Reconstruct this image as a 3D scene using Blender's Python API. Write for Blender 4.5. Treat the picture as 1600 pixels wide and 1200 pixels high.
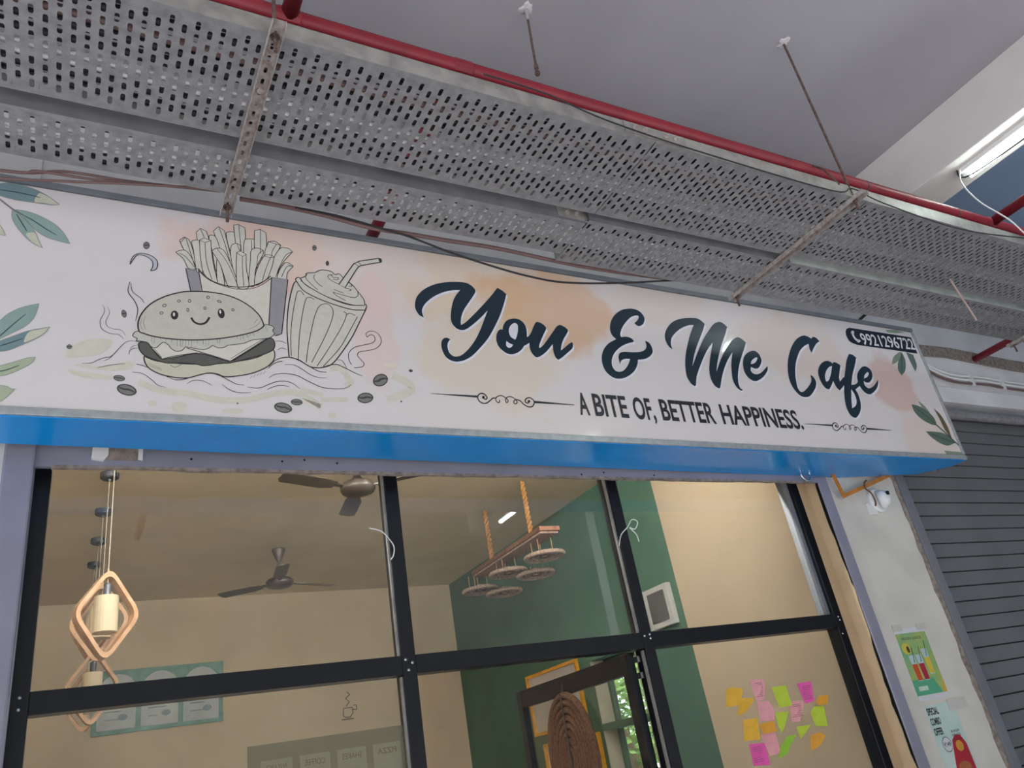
import bpy, bmesh, math, random
from mathutils import Vector, Matrix
from mathutils.geometry import tessellate_polygon

for o in list(bpy.data.objects): bpy.data.objects.remove(o)
SC = bpy.context.scene
COL = SC.collection
RND = random.Random(11)
PI = math.pi

# ------------------------------------------------------------------ camera, world, sun, exposure
cam_d = bpy.data.cameras.new('camera'); cam = bpy.data.objects.new('camera', cam_d); COL.objects.link(cam)
F_PX = 1226.12
cam_d.sensor_width = 36.0; cam_d.sensor_fit = 'HORIZONTAL'; cam_d.lens = F_PX / 1600 * 36.0
cam_d.clip_start = 0.02; cam_d.clip_end = 200
yaw, pitch, roll = 0.55926412, 0.4532297, -0.18327658
fwd = Vector((math.sin(yaw)*math.cos(pitch), math.cos(yaw)*math.cos(pitch), math.sin(pitch)))
rt = Vector((math.cos(yaw), -math.sin(yaw), 0)); up = rt.cross(fwd)
r2 = rt*math.cos(roll) + up*math.sin(roll); u2 = -rt*math.sin(roll) + up*math.cos(roll)
cam.matrix_world = Matrix(((r2.x, u2.x, -fwd.x, 0.0), (r2.y, u2.y, -fwd.y, -3.47), (r2.z, u2.z, -fwd.z, 1.6), (0, 0, 0, 1)))
SC.camera = cam

w = bpy.data.worlds.new('world'); SC.world = w; w.use_nodes = True
bg = w.node_tree.nodes['Background']; bg.inputs[0].default_value = (0.86, 0.93, 1.0, 1); bg.inputs[1].default_value = 2.8
sun_d = bpy.data.lights.new('sun', 'SUN'); sun = bpy.data.objects.new('sun', sun_d); COL.objects.link(sun)
sun_d.energy = 5.0; sun_d.angle = 0.35; sun_d.color = (1, .97, .97); sun.rotation_euler = (0.42, -0.30, 0)
vs = SC.view_settings
SC.display_settings.display_device = 'sRGB'
vs.view_transform = 'Standard'; vs.look = 'None'; vs.gamma = 1.0; vs.use_curve_mapping = False
vs.exposure = 0.12

# ------------------------------------------------------------------ materials
def lin(c):
    c = c/255.0
    return c/12.92 if c <= 0.04045 else ((c+0.055)/1.055)**2.4
def rgb(c): return (lin(c[0]), lin(c[1]), lin(c[2]), 1)
MATS = {}
def mat(name, c, rough=0.7, metal=0.0, var=0.06, scale=6.0, bump=0.0, bscale=60.0, spec=0.5, c2=None, dirt=0.0, coat=0.0):
    if name in MATS: return MATS[name]
    m = bpy.data.materials.new(name); m.use_nodes = True; nt = m.node_tree; N = nt.nodes; Lk = nt.links
    b = N['Principled BSDF']; b.inputs['Roughness'].default_value = rough; b.inputs['Metallic'].default_value = metal
    b.inputs['Specular IOR Level'].default_value = spec; b.inputs['Coat Weight'].default_value = coat
    tc = N.new('ShaderNodeTexCoord'); nz = N.new('ShaderNodeTexNoise'); nz.inputs['Scale'].default_value = scale; nz.inputs['Detail'].default_value = 6
    Lk.new(tc.outputs['Object'], nz.inputs['Vector'])
    r = N.new('ShaderNodeValToRGB'); base = rgb(c)
    lo = tuple(max(0, x*(1-var*2)) for x in base[:3]) + (1,); hi = tuple(min(1, x*(1+var)) for x in base[:3]) + (1,)
    if c2: lo = rgb(c2); hi = base
    r.color_ramp.elements[0].color = lo; r.color_ramp.elements[0].position = 0.32
    r.color_ramp.elements[1].color = hi; r.color_ramp.elements[1].position = 0.62
    Lk.new(nz.outputs['Fac'], r.inputs['Fac']); Lk.new(r.outputs['Color'], b.inputs['Base Color'])
    if bump > 0:
        n2 = N.new('ShaderNodeTexNoise'); n2.inputs['Scale'].default_value = bscale; n2.inputs['Detail'].default_value = 4
        Lk.new(tc.outputs['Object'], n2.inputs['Vector'])
        bp = N.new('ShaderNodeBump'); bp.inputs['Strength'].default_value = bump; bp.inputs['Distance'].default_value = 0.01
        Lk.new(n2.outputs['Fac'], bp.inputs['Height']); Lk.new(bp.outputs['Normal'], b.inputs['Normal'])
    MATS[name] = m; return m
def flat(name, c, rough=0.45, spec=0.5):
    if name in MATS: return MATS[name]
    return mat(name, c, rough, var=0.02, scale=25, spec=spec)
def glassm(name, tint=(1, 1, 1), refl=1.0):
    m = bpy.data.materials.new(name); m.use_nodes = True; nt = m.node_tree; N = nt.nodes; N.clear()
    out = N.new('ShaderNodeOutputMaterial'); mx = N.new('ShaderNodeMixShader'); tr = N.new('ShaderNodeBsdfTransparent'); gl = N.new('ShaderNodeBsdfGlossy'); fr = N.new('ShaderNodeFresnel')
    fr.inputs['IOR'].default_value = 1.5; gl.inputs['Roughness'].default_value = 0.01; tr.inputs['Color'].default_value = (*tint, 1)
    ge = N.new('ShaderNodeNewGeometry'); mp = N.new('ShaderNodeMapRange'); mp.inputs['To Min'].default_value = 1.5; mp.inputs['To Max'].default_value = 1/1.5
    nt.links.new(ge.outputs['Backfacing'], mp.inputs['Value']); nt.links.new(mp.outputs[0], fr.inputs['IOR']); nt.links.new(fr.outputs[0], mx.inputs[0]); nt.links.new(tr.outputs[0], mx.inputs[1]); nt.links.new(gl.outputs[0], mx.inputs[2]); nt.links.new(mx.outputs[0], out.inputs[0])
    MATS[name] = m; return m
def emis(name, c, s):
    m = bpy.data.materials.new(name); m.use_nodes = True; b = m.node_tree.nodes['Principled BSDF']
    b.inputs['Base Color'].default_value = rgb(c); b.inputs['Emission Color'].default_value = rgb(c); b.inputs['Emission Strength'].default_value = s
    MATS[name] = m; return m

M_ceil = mat('ceiling_paint', (164, 161, 167), 0.9, var=0.04, scale=1.2, bump=0.05, bscale=40)
M_ceilb = mat('ceiling_flare_blue', (136, 158, 186), 0.9, var=0.04, scale=1.2)  # same ceiling paint, with the bluish light flare put into its colour
M_beam = mat('beam_paint', (222, 216, 212), 0.85, var=0.04, scale=2)
M_wall = mat('outer_wall_paint', (228, 226, 228), 0.85, var=0.05, scale=2.5, bump=0.08, bscale=30)
M_pil = mat('pilaster_paint', (214, 210, 200), 0.8, var=0.05, scale=3, bump=0.1, bscale=25)
M_rough = mat('raw_plaster', (150, 138, 130), 0.95, var=0.2, scale=30, bump=0.6, bscale=60)
M_lav = mat('lavender_grey_paint', (142, 142, 158), 0.55, var=0.05, scale=4)
M_guide = mat('grey_guide_paint', (118, 120, 126), 0.55, var=0.05, scale=4)
M_slat = mat('shutter_grey_paint', (108, 109, 112), 0.5, var=0.05, scale=3)
M_groove = flat('shutter_groove_dark', (45, 45, 48), 0.8)
M_cream = mat('cream_paint', (220, 202, 175), 0.8, var=0.03, scale=2)
M_creamr = mat('cream_reveal_paint', (240, 212, 172), 0.85, var=0.04, scale=5, bump=0.2, bscale=30)
M_green = mat('green_paint', (56, 86, 70), 0.75, var=0.06, scale=2)
M_black = mat('black_aluminium', (20, 22, 28), 0.32, var=0.1, scale=8, spec=0.35)
M_gap = flat('dark_joint', (18, 18, 20), 0.9)
M_floor = mat('floor_tile', (206, 203, 204), 0.5, var=0.06, scale=3)
M_ground = mat('outside_paving', (200, 198, 198), 0.9, var=0.08, scale=2)
M_galv = mat('galvanised_steel', (150, 149, 151), 0.5, metal=0.35, var=0.1, scale=22, bump=0.05, bscale=90)
M_galvd = mat('galvanised_flange', (162, 159, 154), 0.5, metal=0.35, var=0.12, scale=14)
M_strut = mat('rusty_strut', (186, 180, 176), 0.6, metal=0.3, scale=40, c2=(150, 134, 126))
M_rust = mat('rusty_rod', (120, 100, 92), 0.75, metal=0.3, scale=60, c2=(82, 62, 56))
M_red = mat('red_pipe_paint', (138, 32, 46), 0.45, var=0.1, scale=10)
M_dust = mat('dusty_pipe_top', (176, 132, 120), 0.9, scale=30, c2=(150, 74, 70))
M_cabd = flat('dark_cable', (40, 38, 40), 0.6)
M_cabw = flat('white_cable', (232, 232, 230), 0.5)
M_cabr = flat('brown_cable', (118, 92, 88), 0.6)
M_alum = mat('brushed_aluminium', (176, 184, 186), 0.35, metal=0.4, var=0.08, scale=30)
M_alumd = mat('grey_sign_frame', (128, 134, 140), 0.5, metal=0.2, var=0.06, scale=12)
M_blue = mat('glossy_blue_vinyl', (0, 150, 232), 0.22, var=0.05, scale=2, spec=0.5)
M_yel = mat('yellow_sign_edge', (176, 140, 60), 0.5, scale=9, c2=(150, 120, 66))
M_orange = mat('orange_painted_angle', (198, 126, 44), 0.55, var=0.1, scale=15)
M_wood = mat('light_bent_wood', (206, 168, 132), 0.5, scale=14, c2=(182, 140, 104))
M_shade = mat('milky_lamp_shade', (240, 224, 190), 0.5, var=0.03)
M_lamp_black = flat('charcoal_metal', (52, 54, 60), 0.5)
M_fan = mat('brown_black_fan_paint', (62, 54, 48), 0.4, var=0.08)
M_rope = mat('jute_rope', (196, 146, 84), 0.9, scale=80, c2=(150, 100, 52), bump=0.6, bscale=120)
M_carve = mat('carved_brown_wood', (132, 88, 66), 0.5, scale=30, c2=(96, 62, 48))
M_cane = mat('woven_cane', (176, 150, 132), 0.7, scale=60, c2=(130, 100, 86), bump=0.5, bscale=140)
M_canel = mat('pale_cane_rim', (190, 166, 148), 0.6, scale=80, c2=(132, 108, 96), bump=0.5, bscale=140)
M_jute = mat('brown_jute_braid', (112, 84, 64), 0.95, scale=70, c2=(88, 64, 48), bump=0.8, bscale=150)
M_white = mat('white_plastic', (232, 232, 230), 0.4, var=0.02)
M_smoke = mat('smoked_plastic_door', (74, 74, 72), 0.15, var=0.05)
M_paper = mat('white_paper', (226, 222, 214), 0.7, var=0.02)
M_gold = mat('golden_frame_moulding', (214, 152, 40), 0.4, var=0.1, scale=12)
M_mat = mat('picture_mount_board', (206, 202, 194), 0.6, var=0.02)
M_leaf = mat('tree_foliage', (120, 158, 70), 0.6, scale=3, c2=(74, 112, 48))
M_bark = mat('tree_bark', (110, 92, 74), 0.9, var=0.2, scale=12, bump=0.6)
M_chrome = mat('chrome', (210, 212, 214), 0.15, metal=1.0, var=0.02)
M_glass = glassm('window_glass', (0.94, 0.96, 0.95))
M_tube = emis('lit_tube_diffuser', (236, 255, 250), 30.0)
M_string = mat('brown_string', (112, 82, 62), 0.9, var=0.1, scale=60)

# sign artwork inks
INK = dict(ink=(28, 48, 62), halo=(232, 232, 240), ink2=(40, 40, 46), badge=(22, 26, 42), white=(232, 232, 236), sage=(136, 148, 132), green=(96, 116, 102), leafdark=(58, 86, 82),
 brownleaf=(104, 96, 74), teal=(122, 148, 154), tealp=(146, 172, 166), yellowleaf=(206, 208, 186), sagep=(176, 188, 160), leafline=(150, 156, 150), stem=(132, 138, 138), beandark=(74, 74, 74), beanlight=(128, 128, 124),
 moon=(196, 196, 204), line=(56, 53, 54), wash=(216, 214, 198), wash2=(230, 218, 206), grey=(158, 156, 160), cream=(214, 212, 200), creamb=(222, 218, 206), bunlow=(208, 206, 186), patty=(98, 98, 94), lettuce=(204, 202, 192), shade=(140, 138, 132), bun=(206, 202, 190))
def ink(n): return flat('sign_print_' + n, INK[n], 0.3)

# sign face: off-white sheet with peach watercolour blooms printed on it
def sign_face_mat():
    m = bpy.data.materials.new('printed_sign_sheet'); m.use_nodes = True; nt = m.node_tree; N = nt.nodes; Lk = nt.links
    b = N['Principled BSDF']; b.inputs['Roughness'].default_value = 0.09; b.inputs['Specular IOR Level'].default_value = 0.5
    tc = N.new('ShaderNodeTexCoord'); nz = N.new('ShaderNodeTexNoise'); nz.inputs['Scale'].default_value = 3.2; nz.inputs['Detail'].default_value = 7
    Lk.new(tc.outputs['Object'], nz.inputs['Vector'])
    prev = None
    blobs = [(0.62, 0.86, 0.34, 0.26, (232, 190, 168), .85), (1.25, 0.88, 0.5, 0.3, (232, 214, 200), .7), (1.75, 0.85, 0.4, 0.3, (228, 206, 178), .8), (2.15, 0.76, 0.42, 0.24, (222, 176, 128), .95), (1.75, 0.42, 0.38, 0.3, (228, 210, 180), .75),
             (1.15, 0.5, 0.12, 0.3, (236, 202, 196), .7), (2.9, 0.95, 0.5, 0.16, (226, 206, 190), .5), (4.1, 0.7, 0.5, 0.3, (226, 200, 180), .5), (4.9, 0.55, 0.26, 0.2, (214, 166, 150), .75), (5.1, 0.15, 0.3, 0.2, (230, 200, 180), .5), (2.0, 0.12, 0.7, 0.16, (232, 222, 214), .5)]
    for (u, v, ru, rv, c, k) in blobs:
        mp = N.new('ShaderNodeMapping'); mp.inputs['Location'].default_value = (-u/ru, -v/rv, 0); mp.inputs['Scale'].default_value = (1/ru, 1/rv, 0)
        Lk.new(tc.outputs['Object'], mp.inputs['Vector'])
        ln = N.new('ShaderNodeVectorMath'); ln.operation = 'LENGTH'; Lk.new(mp.outputs[0], ln.inputs[0])
        a = N.new('ShaderNodeMath'); a.operation = 'MULTIPLY_ADD'; a.inputs[1].default_value = 1.7; Lk.new(nz.outputs['Fac'], a.inputs[0]); Lk.new(ln.outputs['Value'], a.inputs[2])
        mr = N.new('ShaderNodeMapRange'); mr.inputs['From Min'].default_value = 1.95; mr.inputs['From Max'].default_value = 1.65; mr.inputs['To Min'].default_value = 0; mr.inputs['To Max'].default_value = k*.72
        Lk.new(a.outputs[0], mr.inputs['Value'])
        mx = N.new('ShaderNodeMix'); mx.data_type = 'RGBA'; Lk.new(mr.outputs[0], mx.inputs[0])
        if prev: Lk.new(prev, mx.inputs[6])
        else: mx.inputs[6].default_value = rgb((226, 221, 221))
        mx.inputs[7].default_value = rgb(c); prev = mx.outputs[2]
    Lk.new(prev, b.inputs['Base Color'])
    return m

# ------------------------------------------------------------------ mesh builder
class MB:
    def __init__(s): s.v = []; s.f = []; s.m = []; s.mats = []
    def mi(s, m):
        if m not in s.mats: s.mats.append(m)
        return s.mats.index(m)
    def add(s, vs, fs, m):
        k = len(s.v); i = s.mi(m); s.v += [tuple(x) for x in vs]; s.f += [tuple(k+a for a in f) for f in fs]; s.m += [i]*len(fs); return s
    def box(s, x0, x1, y0, y1, z0, z1, m, mx=None):
        V = [(x, y, z) for x in (x0, x1) for y in (y0, y1) for z in (z0, z1)]
        if mx: V = [mx @ Vector(p) for p in V]
        return s.add(V, [(0, 1, 3, 2), (4, 6, 7, 5), (0, 4, 5, 1), (2, 3, 7, 6), (0, 2, 6, 4), (1, 5, 7, 3)], m)
    def tube(s, P, r, m, n=8, closed=False, cap=True):
        P = [Vector(p) for p in P]; L = len(P); rs = r if isinstance(r, (list, tuple)) else [r]*L; V = []; prev = None
        for i in range(L):
            a = P[(i-1) % L] if (closed or i > 0) else P[i]; b = P[(i+1) % L] if (closed or i < L-1) else P[i]
            t = (b-a).normalized()
            if prev is None:
                h = Vector((0, 0, 1)) if abs(t.z) < .9 else Vector((1, 0, 0)); n1 = t.cross(h).normalized()
            else:
                n1 = (prev - t*prev.dot(t)); n1 = n1.normalized() if n1.length > 1e-6 else t.orthogonal().normalized()
            prev = n1; n2 = t.cross(n1)
            V += [P[i] + (n1*math.cos(2*PI*k/n) + n2*math.sin(2*PI*k/n))*rs[i] for k in range(n)]
        Fc = []
        for i in range(L if closed else L-1):
            j = (i+1) % L
            Fc += [(i*n+k, i*n+(k+1) % n, j*n+(k+1) % n, j*n+k) for k in range(n)]
        if cap and not closed: Fc += [tuple(range(n))[::-1], tuple((L-1)*n+k for k in range(n))]
        return s.add(V, Fc, m)
    def lathe(s, prof, m, n=20, o=(0, 0, 0), mx=None):
        V = [Vector((o[0]+r*math.cos(2*PI*k/n), o[1]+r*math.sin(2*PI*k/n), o[2]+z)) for r, z in prof for k in range(n)]
        if mx: V = [mx @ p for p in V]
        Fc = [(i*n+k, i*n+(k+1) % n, (i+1)*n+(k+1) % n, (i+1)*n+k) for i in range(len(prof)-1) for k in range(n)]
        Fc += [tuple(range(n))[::-1], tuple((len(prof)-1)*n+k for k in range(n))]
        return s.add(V, Fc, m)
    def prism(s, poly, ax, a, b, m):
        # poly: 2D points in the two remaining axes, extruded along axis ax from a to b
        def P(q, t): return (t, q[0], q[1]) if ax == 0 else ((q[0], t, q[1]) if ax == 1 else (q[0], q[1], t))
        n = len(poly); V = [P(q, a) for q in poly] + [P(q, b) for q in poly]
        tri = tessellate_polygon([[Vector((q[0], q[1], 0)) for q in poly]])
        Fc = [tuple(t) for t in tri] + [tuple(n+i for i in t)[::-1] for t in tri] + [(i, (i+1) % n, n+(i+1) % n, n+i) for i in range(n)]
        return s.add(V, Fc, m)
    def build(s, name, parent=None, smooth=False, bevel=0.0, loc=None):
        me = bpy.data.meshes.new(name); me.from_pydata(s.v, [], s.f)
        for m in s.mats: me.materials.append(m)
        me.polygons.foreach_set('material_index', s.m)
        bm = bmesh.new(); bm.from_mesh(me); bmesh.ops.recalc_face_normals(bm, faces=bm.faces); bm.to_mesh(me); bm.free()
        if smooth: me.shade_smooth()
        o = bpy.data.objects.new(name, me); COL.objects.link(o)
        if parent: o.parent = parent
        if loc: o.location = loc
        if bevel:
            b = o.modifiers.new('b', 'BEVEL'); b.width = bevel; b.segments = 2; b.limit_method = 'ANGLE'
        return o
def tag(o, label=None, cat=None, group=None, kind=None):
    if label: o['label'] = label
    if cat: o['category'] = cat
    if group: o['group'] = group
    if kind: o['kind'] = kind
    return o
def thing(name, loc, label, cat, group=None, rz=0):
    o = bpy.data.objects.new(name, None); COL.objects.link(o); o.location = loc; o.rotation_euler = (0, 0, rz); o.empty_display_size = .1
    return tag(o, label, cat, group)
def struct(o, label=None, cat=None):
    o['kind'] = 'structure'
    if label: o['label'] = label
    if cat: o['category'] = cat
    return o
def copy_tree(o, parent=None):
    c = o.copy(); COL.objects.link(c); c.parent = parent
    for ch in o.children: copy_tree(ch, c)
    return c
def catmull(P, closed=False, st=5):
    n = len(P)
    if n < 3 and not closed: return [Vector(p[:2]) for p in P]
    cor = [len(p) > 2 for p in P]; Q = [Vector(p[:2]) for p in P]; out = []
    for i in range(n if closed else n-1):
        p1 = Q[i]; p2 = Q[(i+1) % n]
        p0 = (Q[(i-1) % n] if (closed or i > 0) else p1) if not cor[i] else p1 - (p2-p1)*.0
        p3 = (Q[(i+2) % n] if (closed or i < n-2) else p2) if not cor[(i+1) % n] else p2
        d = (p2-p1).length
        def tan(a, b, q, qq):
            t = (b-a); L = t.length
            return t*(0.5*min(1.0, 2*d/L)) if L > 1e-9 else t
        m1 = tan(p0, p2, p1, p2); m2 = tan(p1, p3, p1, p2)
        if cor[i]: m1 = (p2-p1)
        if cor[(i+1) % n]: m2 = (p2-p1)
        if cor[i] and cor[(i+1) % n]: out.append(p1.copy()); continue
        for k in range(st):
            t = k/st; t2 = t*t; t3 = t2*t
            out.append(p1*(2*t3-3*t2+1) + m1*(t3-2*t2+t) + p2*(-2*t3+3*t2) + m2*(t3-t2))
    if not closed: out.append(Q[-1].copy())
    return out
def curve3(P, st=6):
    P = [Vector(p) for p in P]; out = []
    for i in range(len(P)-1):
        p0 = P[max(0, i-1)]; p1 = P[i]; p2 = P[i+1]; p3 = P[min(len(P)-1, i+2)]
        for k in range(st):
            t = k/st; out.append(.5*((2*p1) + (p2-p0)*t + (2*p0-5*p1+4*p2-p3)*t*t + (3*p1-p0-3*p2+p3)*t**3))
    out.append(P[-1]); return out
def text_geo(s, offset=0.0):
    cu = bpy.data.curves.new('t', 'FONT'); cu.body = s; cu.size = 1; cu.offset = offset; cu.resolution_u = 4
    ob = bpy.data.objects.new('t', cu); COL.objects.link(ob); bpy.context.view_layer.update()
    me = bpy.data.meshes.new_from_object(ob.evaluated_get(bpy.context.evaluated_depsgraph_get()))
    V = [v.co.copy() for v in me.vertices]; Fc = [tuple(p.vertices) for p in me.polygons]
    bpy.data.objects.remove(ob); bpy.data.curves.remove(cu); bpy.data.meshes.remove(me)
    x0 = min(v.x for v in V); x1 = max(v.x for v in V); y0 = min(v.y for v in V); y1 = max(v.y for v in V)
    return [((v.x-x0)/(x1-x0), (v.y-y0)/(y1-y0)) for v in V], Fc

# ------------------------------------------------------------------ the setting
ZC = 4.88
def sbox(name, x0, x1, y0, y1, z0, z1, m, label=None, cat=None, parent=None, bevel=0):
    o = MB().box(x0, x1, y0, y1, z0, z1, m).build(name, parent, bevel=bevel)
    if parent is None: struct(o, label, cat)
    elif label: o['label'] = label
    return o
sbox('floor', -8, 13, -5.6, 6.0, -.1, 0, M_floor, 'tiled corridor and cafe floor below the view', 'floor')
sbox('ground', -30, 40, -40, 30, -.5, -.12, M_ground, 'open paving outside the corridor', 'ground')
sbox('ceiling', -8, 4.6, -5.6, -.15, ZC, ZC+.18, M_ceil, 'plain lavender grey painted corridor ceiling slab', 'ceiling')
sbox('ceiling', 4.945, 13, -5.6, -.15, ZC, ZC+.18, M_ceilb, 'ceiling bay beyond the white beam, tinted blue grey for light flare', 'ceiling')
sbox('ceiling_beam', 4.6, 4.945, -5.6, -.15, 4.495, ZC+.18, M_beam, 'white painted ceiling beam running out over the corridor', 'beam', bevel=.006)
sbox('wall_left', -8, -.25, -.15, .1, 0, ZC, M_wall, 'white painted wall left of the shopfront', 'wall')
sbox('wall_front', -.25, 4.345, -.14, .1, 3.2, ZC, M_wall, 'pale wall above the shopfront behind the signboard', 'wall')
o = sbox('wall_front', 4.345, 5.065, -.15, .1, 0, 3.66, M_pil, 'off white pilaster between shopfront and roller shutter', 'wall')
sbox('wall_front', 4.345, 13, -.15, .1, 3.66, ZC, M_wall, 'white wall band above the roller shutter', 'wall')
# broken plaster edge down the right side of the pilaster
mb = MB(); rr = random.Random(5); zz = 0.0; pts = []
while zz < 3.5:
    pts.append((5.045 - rr.uniform(0, .022), zz)); zz += rr.uniform(.03, .09)
pts += [(5.04, 3.5), (5.072, 3.5), (5.072, 0)]
mb.prism(pts, 1, -.158, -.12, M_rough).build('plaster_edge', o)['label'] = 'crumbling brown plaster edge'
# lavender grey roller box over the shopfront with chipped lower lip
lin_o = sbox('trim_1', -.147, 4.252, -.167, -.145, 2.952, 3.28, M_lav, 'lavender grey lintel box above the glass with chipped lip', 'lintel')
mb = MB(); xx = -.09
pts = []
while xx < 4.2:
    pts.append((xx, 2.952 - rr.uniform(0.0, .007))); xx += rr.uniform(.03, .12)
pts += [(4.2, 2.96), (-.09, 2.96)]
mb.prism(pts, 1, -.169, -.147, M_rough).build('chipped_lip', lin_o)
mb = MB()
mb.box(.085, .225, -.172, -.16, 2.985, 3.04, M_rough).box(.215, .232, -.178, -.16, 2.985, 3.045, M_white)
mb.build('patch', lin_o)['label'] = 'brown recessed patch with white smear'
MB().prism([(.045, 2.985), (.09, 2.978), (.105, 3.0), (.105, 3.07), (.05, 3.07)], 1, -.185, -.16, M_white).build('plaster_smear', lin_o)
mb = MB()
for q in ((.42, 3.0), (.8, 3.0), (.9, 3.01), (1.05, 2.998), (2.4, 2.97), (2.55, 2.985), (2.9, 2.975)): mb.lathe([(.007, 0), (.004, .006)], M_gap, 6, mx=Matrix.Translation((q[0], -.164, q[1])) @ Matrix.Rotation(PI/2, 4, 'X'))
mb.build('screw_hole', lin_o)
sbox('trim_2', -.25, -.147, -.19, -.02, 0, 3.3, M_lav, 'pale lavender shutter guide channel left of the glass', 'guide rail', bevel=.008)
sbox('trim_3', 4.252, 4.345, -.168, -.157, 0, 3.02, M_lav, 'lavender grey shutter guide channel right of the glass', 'guide rail', bevel=.006)
sbox('trim_4', 5.072, 5.16, -.17, -.02, 0, 3.66, M_guide, 'grey guide rail at left edge of roller shutter', 'guide rail', bevel=.004)
# cream plaster reveal between glass frame and right guide, ragged dark joint beside it
pts = [(0, 0), (0, 3.2)]; zz = 3.2
while zz > 0:
    pts.append((-.085 + .010*math.sin(zz*5) + rr.uniform(-.006, .006), zz)); zz -= rr.uniform(.04, .1)
pts.append((-.085, 0))
o = MB().prism(pts, 0, 4.330, 4.342, M_creamr).box(4.2, 4.342, 0, .012, 0, 3.2, M_creamr).build('trim_5'); struct(o, 'cream plaster reveal strip beside the glass frame with ragged edge', 'reveal')
sbox('trim_6', 4.334, 4.344, -.155, -.06, 0, 3.2, M_gap, 'black open joint between cream reveal and lavender guide', 'joint')

# café room behind the glass
ZI = 3.9; XR = 4.35; YB = 5.9
sbox('ceiling', -1.6, XR+.15, .1, YB+.15, ZI, ZI+.12, M_cream, 'cream ceiling inside the cafe', 'ceiling')
sbox('wall_back', -1.6, XR+.15, YB, YB+.15, 0, ZI, M_cream, 'cream back wall inside the cafe', 'wall')
sbox('wall_left', -1.75, -1.6, .1, YB+.15, 0, ZI+.12, M_cream, 'cream left wall inside the cafe', 'wall')
gw = MB()
wy0, wy1, wz0, wz1 = 2.30, 3.02, 1.15, 2.40
for a in ((1.55, wy0, 0, ZI), (wy1, YB, 0, ZI), (wy0, wy1, 0, wz0), (wy0, wy1, wz1, ZI)):
    gw.box(XR, XR+.22, a[0], a[1], a[2], a[3], M_green)
struct(gw.build('wall_right'), 'dark green accent wall inside the cafe', 'wall')
sbox('wall_right', XR, XR+.22, .1, 1.55, 0, ZI, M_cream, 'cream end of the side wall inside the cafe', 'wall')
# window in the green wall with beige reveal, green bar and trees outside
win = thing('window_1', (XR+.1, (wy0+wy1)/2, wz0), 'small window with green glazing bar in the green side wall', 'window'); struct(win)
W0 = Matrix.Translation((-(XR+.1), -(wy0+wy1)/2, -wz0))
m_beige = mat('beige_reveal', (176, 170, 150), 0.8)
MB().box(XR-.002, XR+.22, wy1-.012, wy1, wz0, wz1, m_beige, W0).box(XR-.002, XR+.22, wy0, wy0+.012, wz0, wz1, m_beige, W0).build('reveal', win)
MB().box(XR+.14, XR+.19, wy0, wy0+.05, wz0, wz1, M_green, W0).box(XR+.14, XR+.19, wy1-.05, wy1, wz0, wz1, M_green, W0).box(XR+.14, XR+.19, wy0, wy1, wz1-.05, wz1, M_green, W0).box(XR+.14, XR+.19, wy0, wy1, wz0, wz0+.05, M_green, W0).build('window_frame', win)
MB().box(XR-.01, XR+.19, wy0, wy1, 1.795, 1.855, M_green, W0).build('glazing_bar', win)
MB().box(XR+.162, XR+.168, wy0+.05, wy1-.05, wz0+.05, wz1-.05, M_glass, W0).build('pane', win)

# tall shopfront: black aluminium frame with panes
sf = thing('window_2', (2.04, 0, 0), 'black aluminium framed glass shopfront of the cafe', 'window'); struct(sf)
S0 = Matrix.Translation((-2.04, 0, 0))
def bar(name, x0, x1, z0, z1, y0=-.045, y1=.045, bead=0):
    m = MB().box(x0, x1, y0, y1, z0, z1, M_black, S0); return m.build(name, sf, bevel=.003)
bar('frame_post', -.155, -.09, 0, 3.15)
bar('mullion', 1.318, 1.384, 0, 3.15); bar('mullion', 2.650, 2.716, 0, 3.15)
bar('frame_post', 4.13, 4.196, 0, 3.15)
bar('transom', -.09, 1.318, 2.058, 2.138); bar('transom', 1.384, 2.65, 2.058, 2.138); bar('transom', 2.716, 4.13, 2.058, 2.138)
bar('head_rail', -.155, 4.196, 3.13, 3.2); bar('sill_rail', -.09, 1.318, 0, .08); bar('sill_rail', 2.716, 4.13, 0, .08)
def pane(x0, x1, z0, z1): MB().box(x0, x1, -.003, .003, z0, z1, M_glass, S0).build('pane', sf)
pane(-.09, 1.318, 2.138, 3.13); pane(1.384, 2.65, 2.138, 3.13); pane(2.716, 4.13, 2.138, 3.13); pane(-.09, 1.318, .08, 2.058); pane(2.716, 4.13, .08, 2.058)
mb = MB()
for q in ((-.12, 2.08), (-.12, 2.12), (1.335, 2.12), (1.365, 2.105), (1.345, 2.075), (2.665, 2.12), (2.70, 2.125), (2.70, 2.105), (4.16, 2.12), (4.165, 2.1), (4.15, 2.02), (-.12, 1.6)):
    mb.lathe([(.007, 0), (.007, .003), (.003, .006)], M_chrome, 8, mx=S0 @ Matrix.Translation((q[0], -.045, q[1])) @ Matrix.Rotation(PI/2, 4, 'X'))
mb.build('screw', sf)['label'] = 'small bright screw heads at the joints'
mb = MB()
for x in (1.309, 2.641): mb.box(x, x+.009, -.03, -.012, 2.14, 3.13, M_galvd, S0).box(x, x+.009, -.03, -.012, .1, 2.05, M_galvd, S0)
mb.box(4.10, 4.13, -.02, .045, 2.14, 3.13, M_guide, S0)
mb.build('glazing_bead', sf)['label'] = 'pale glazing bead strip'
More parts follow.
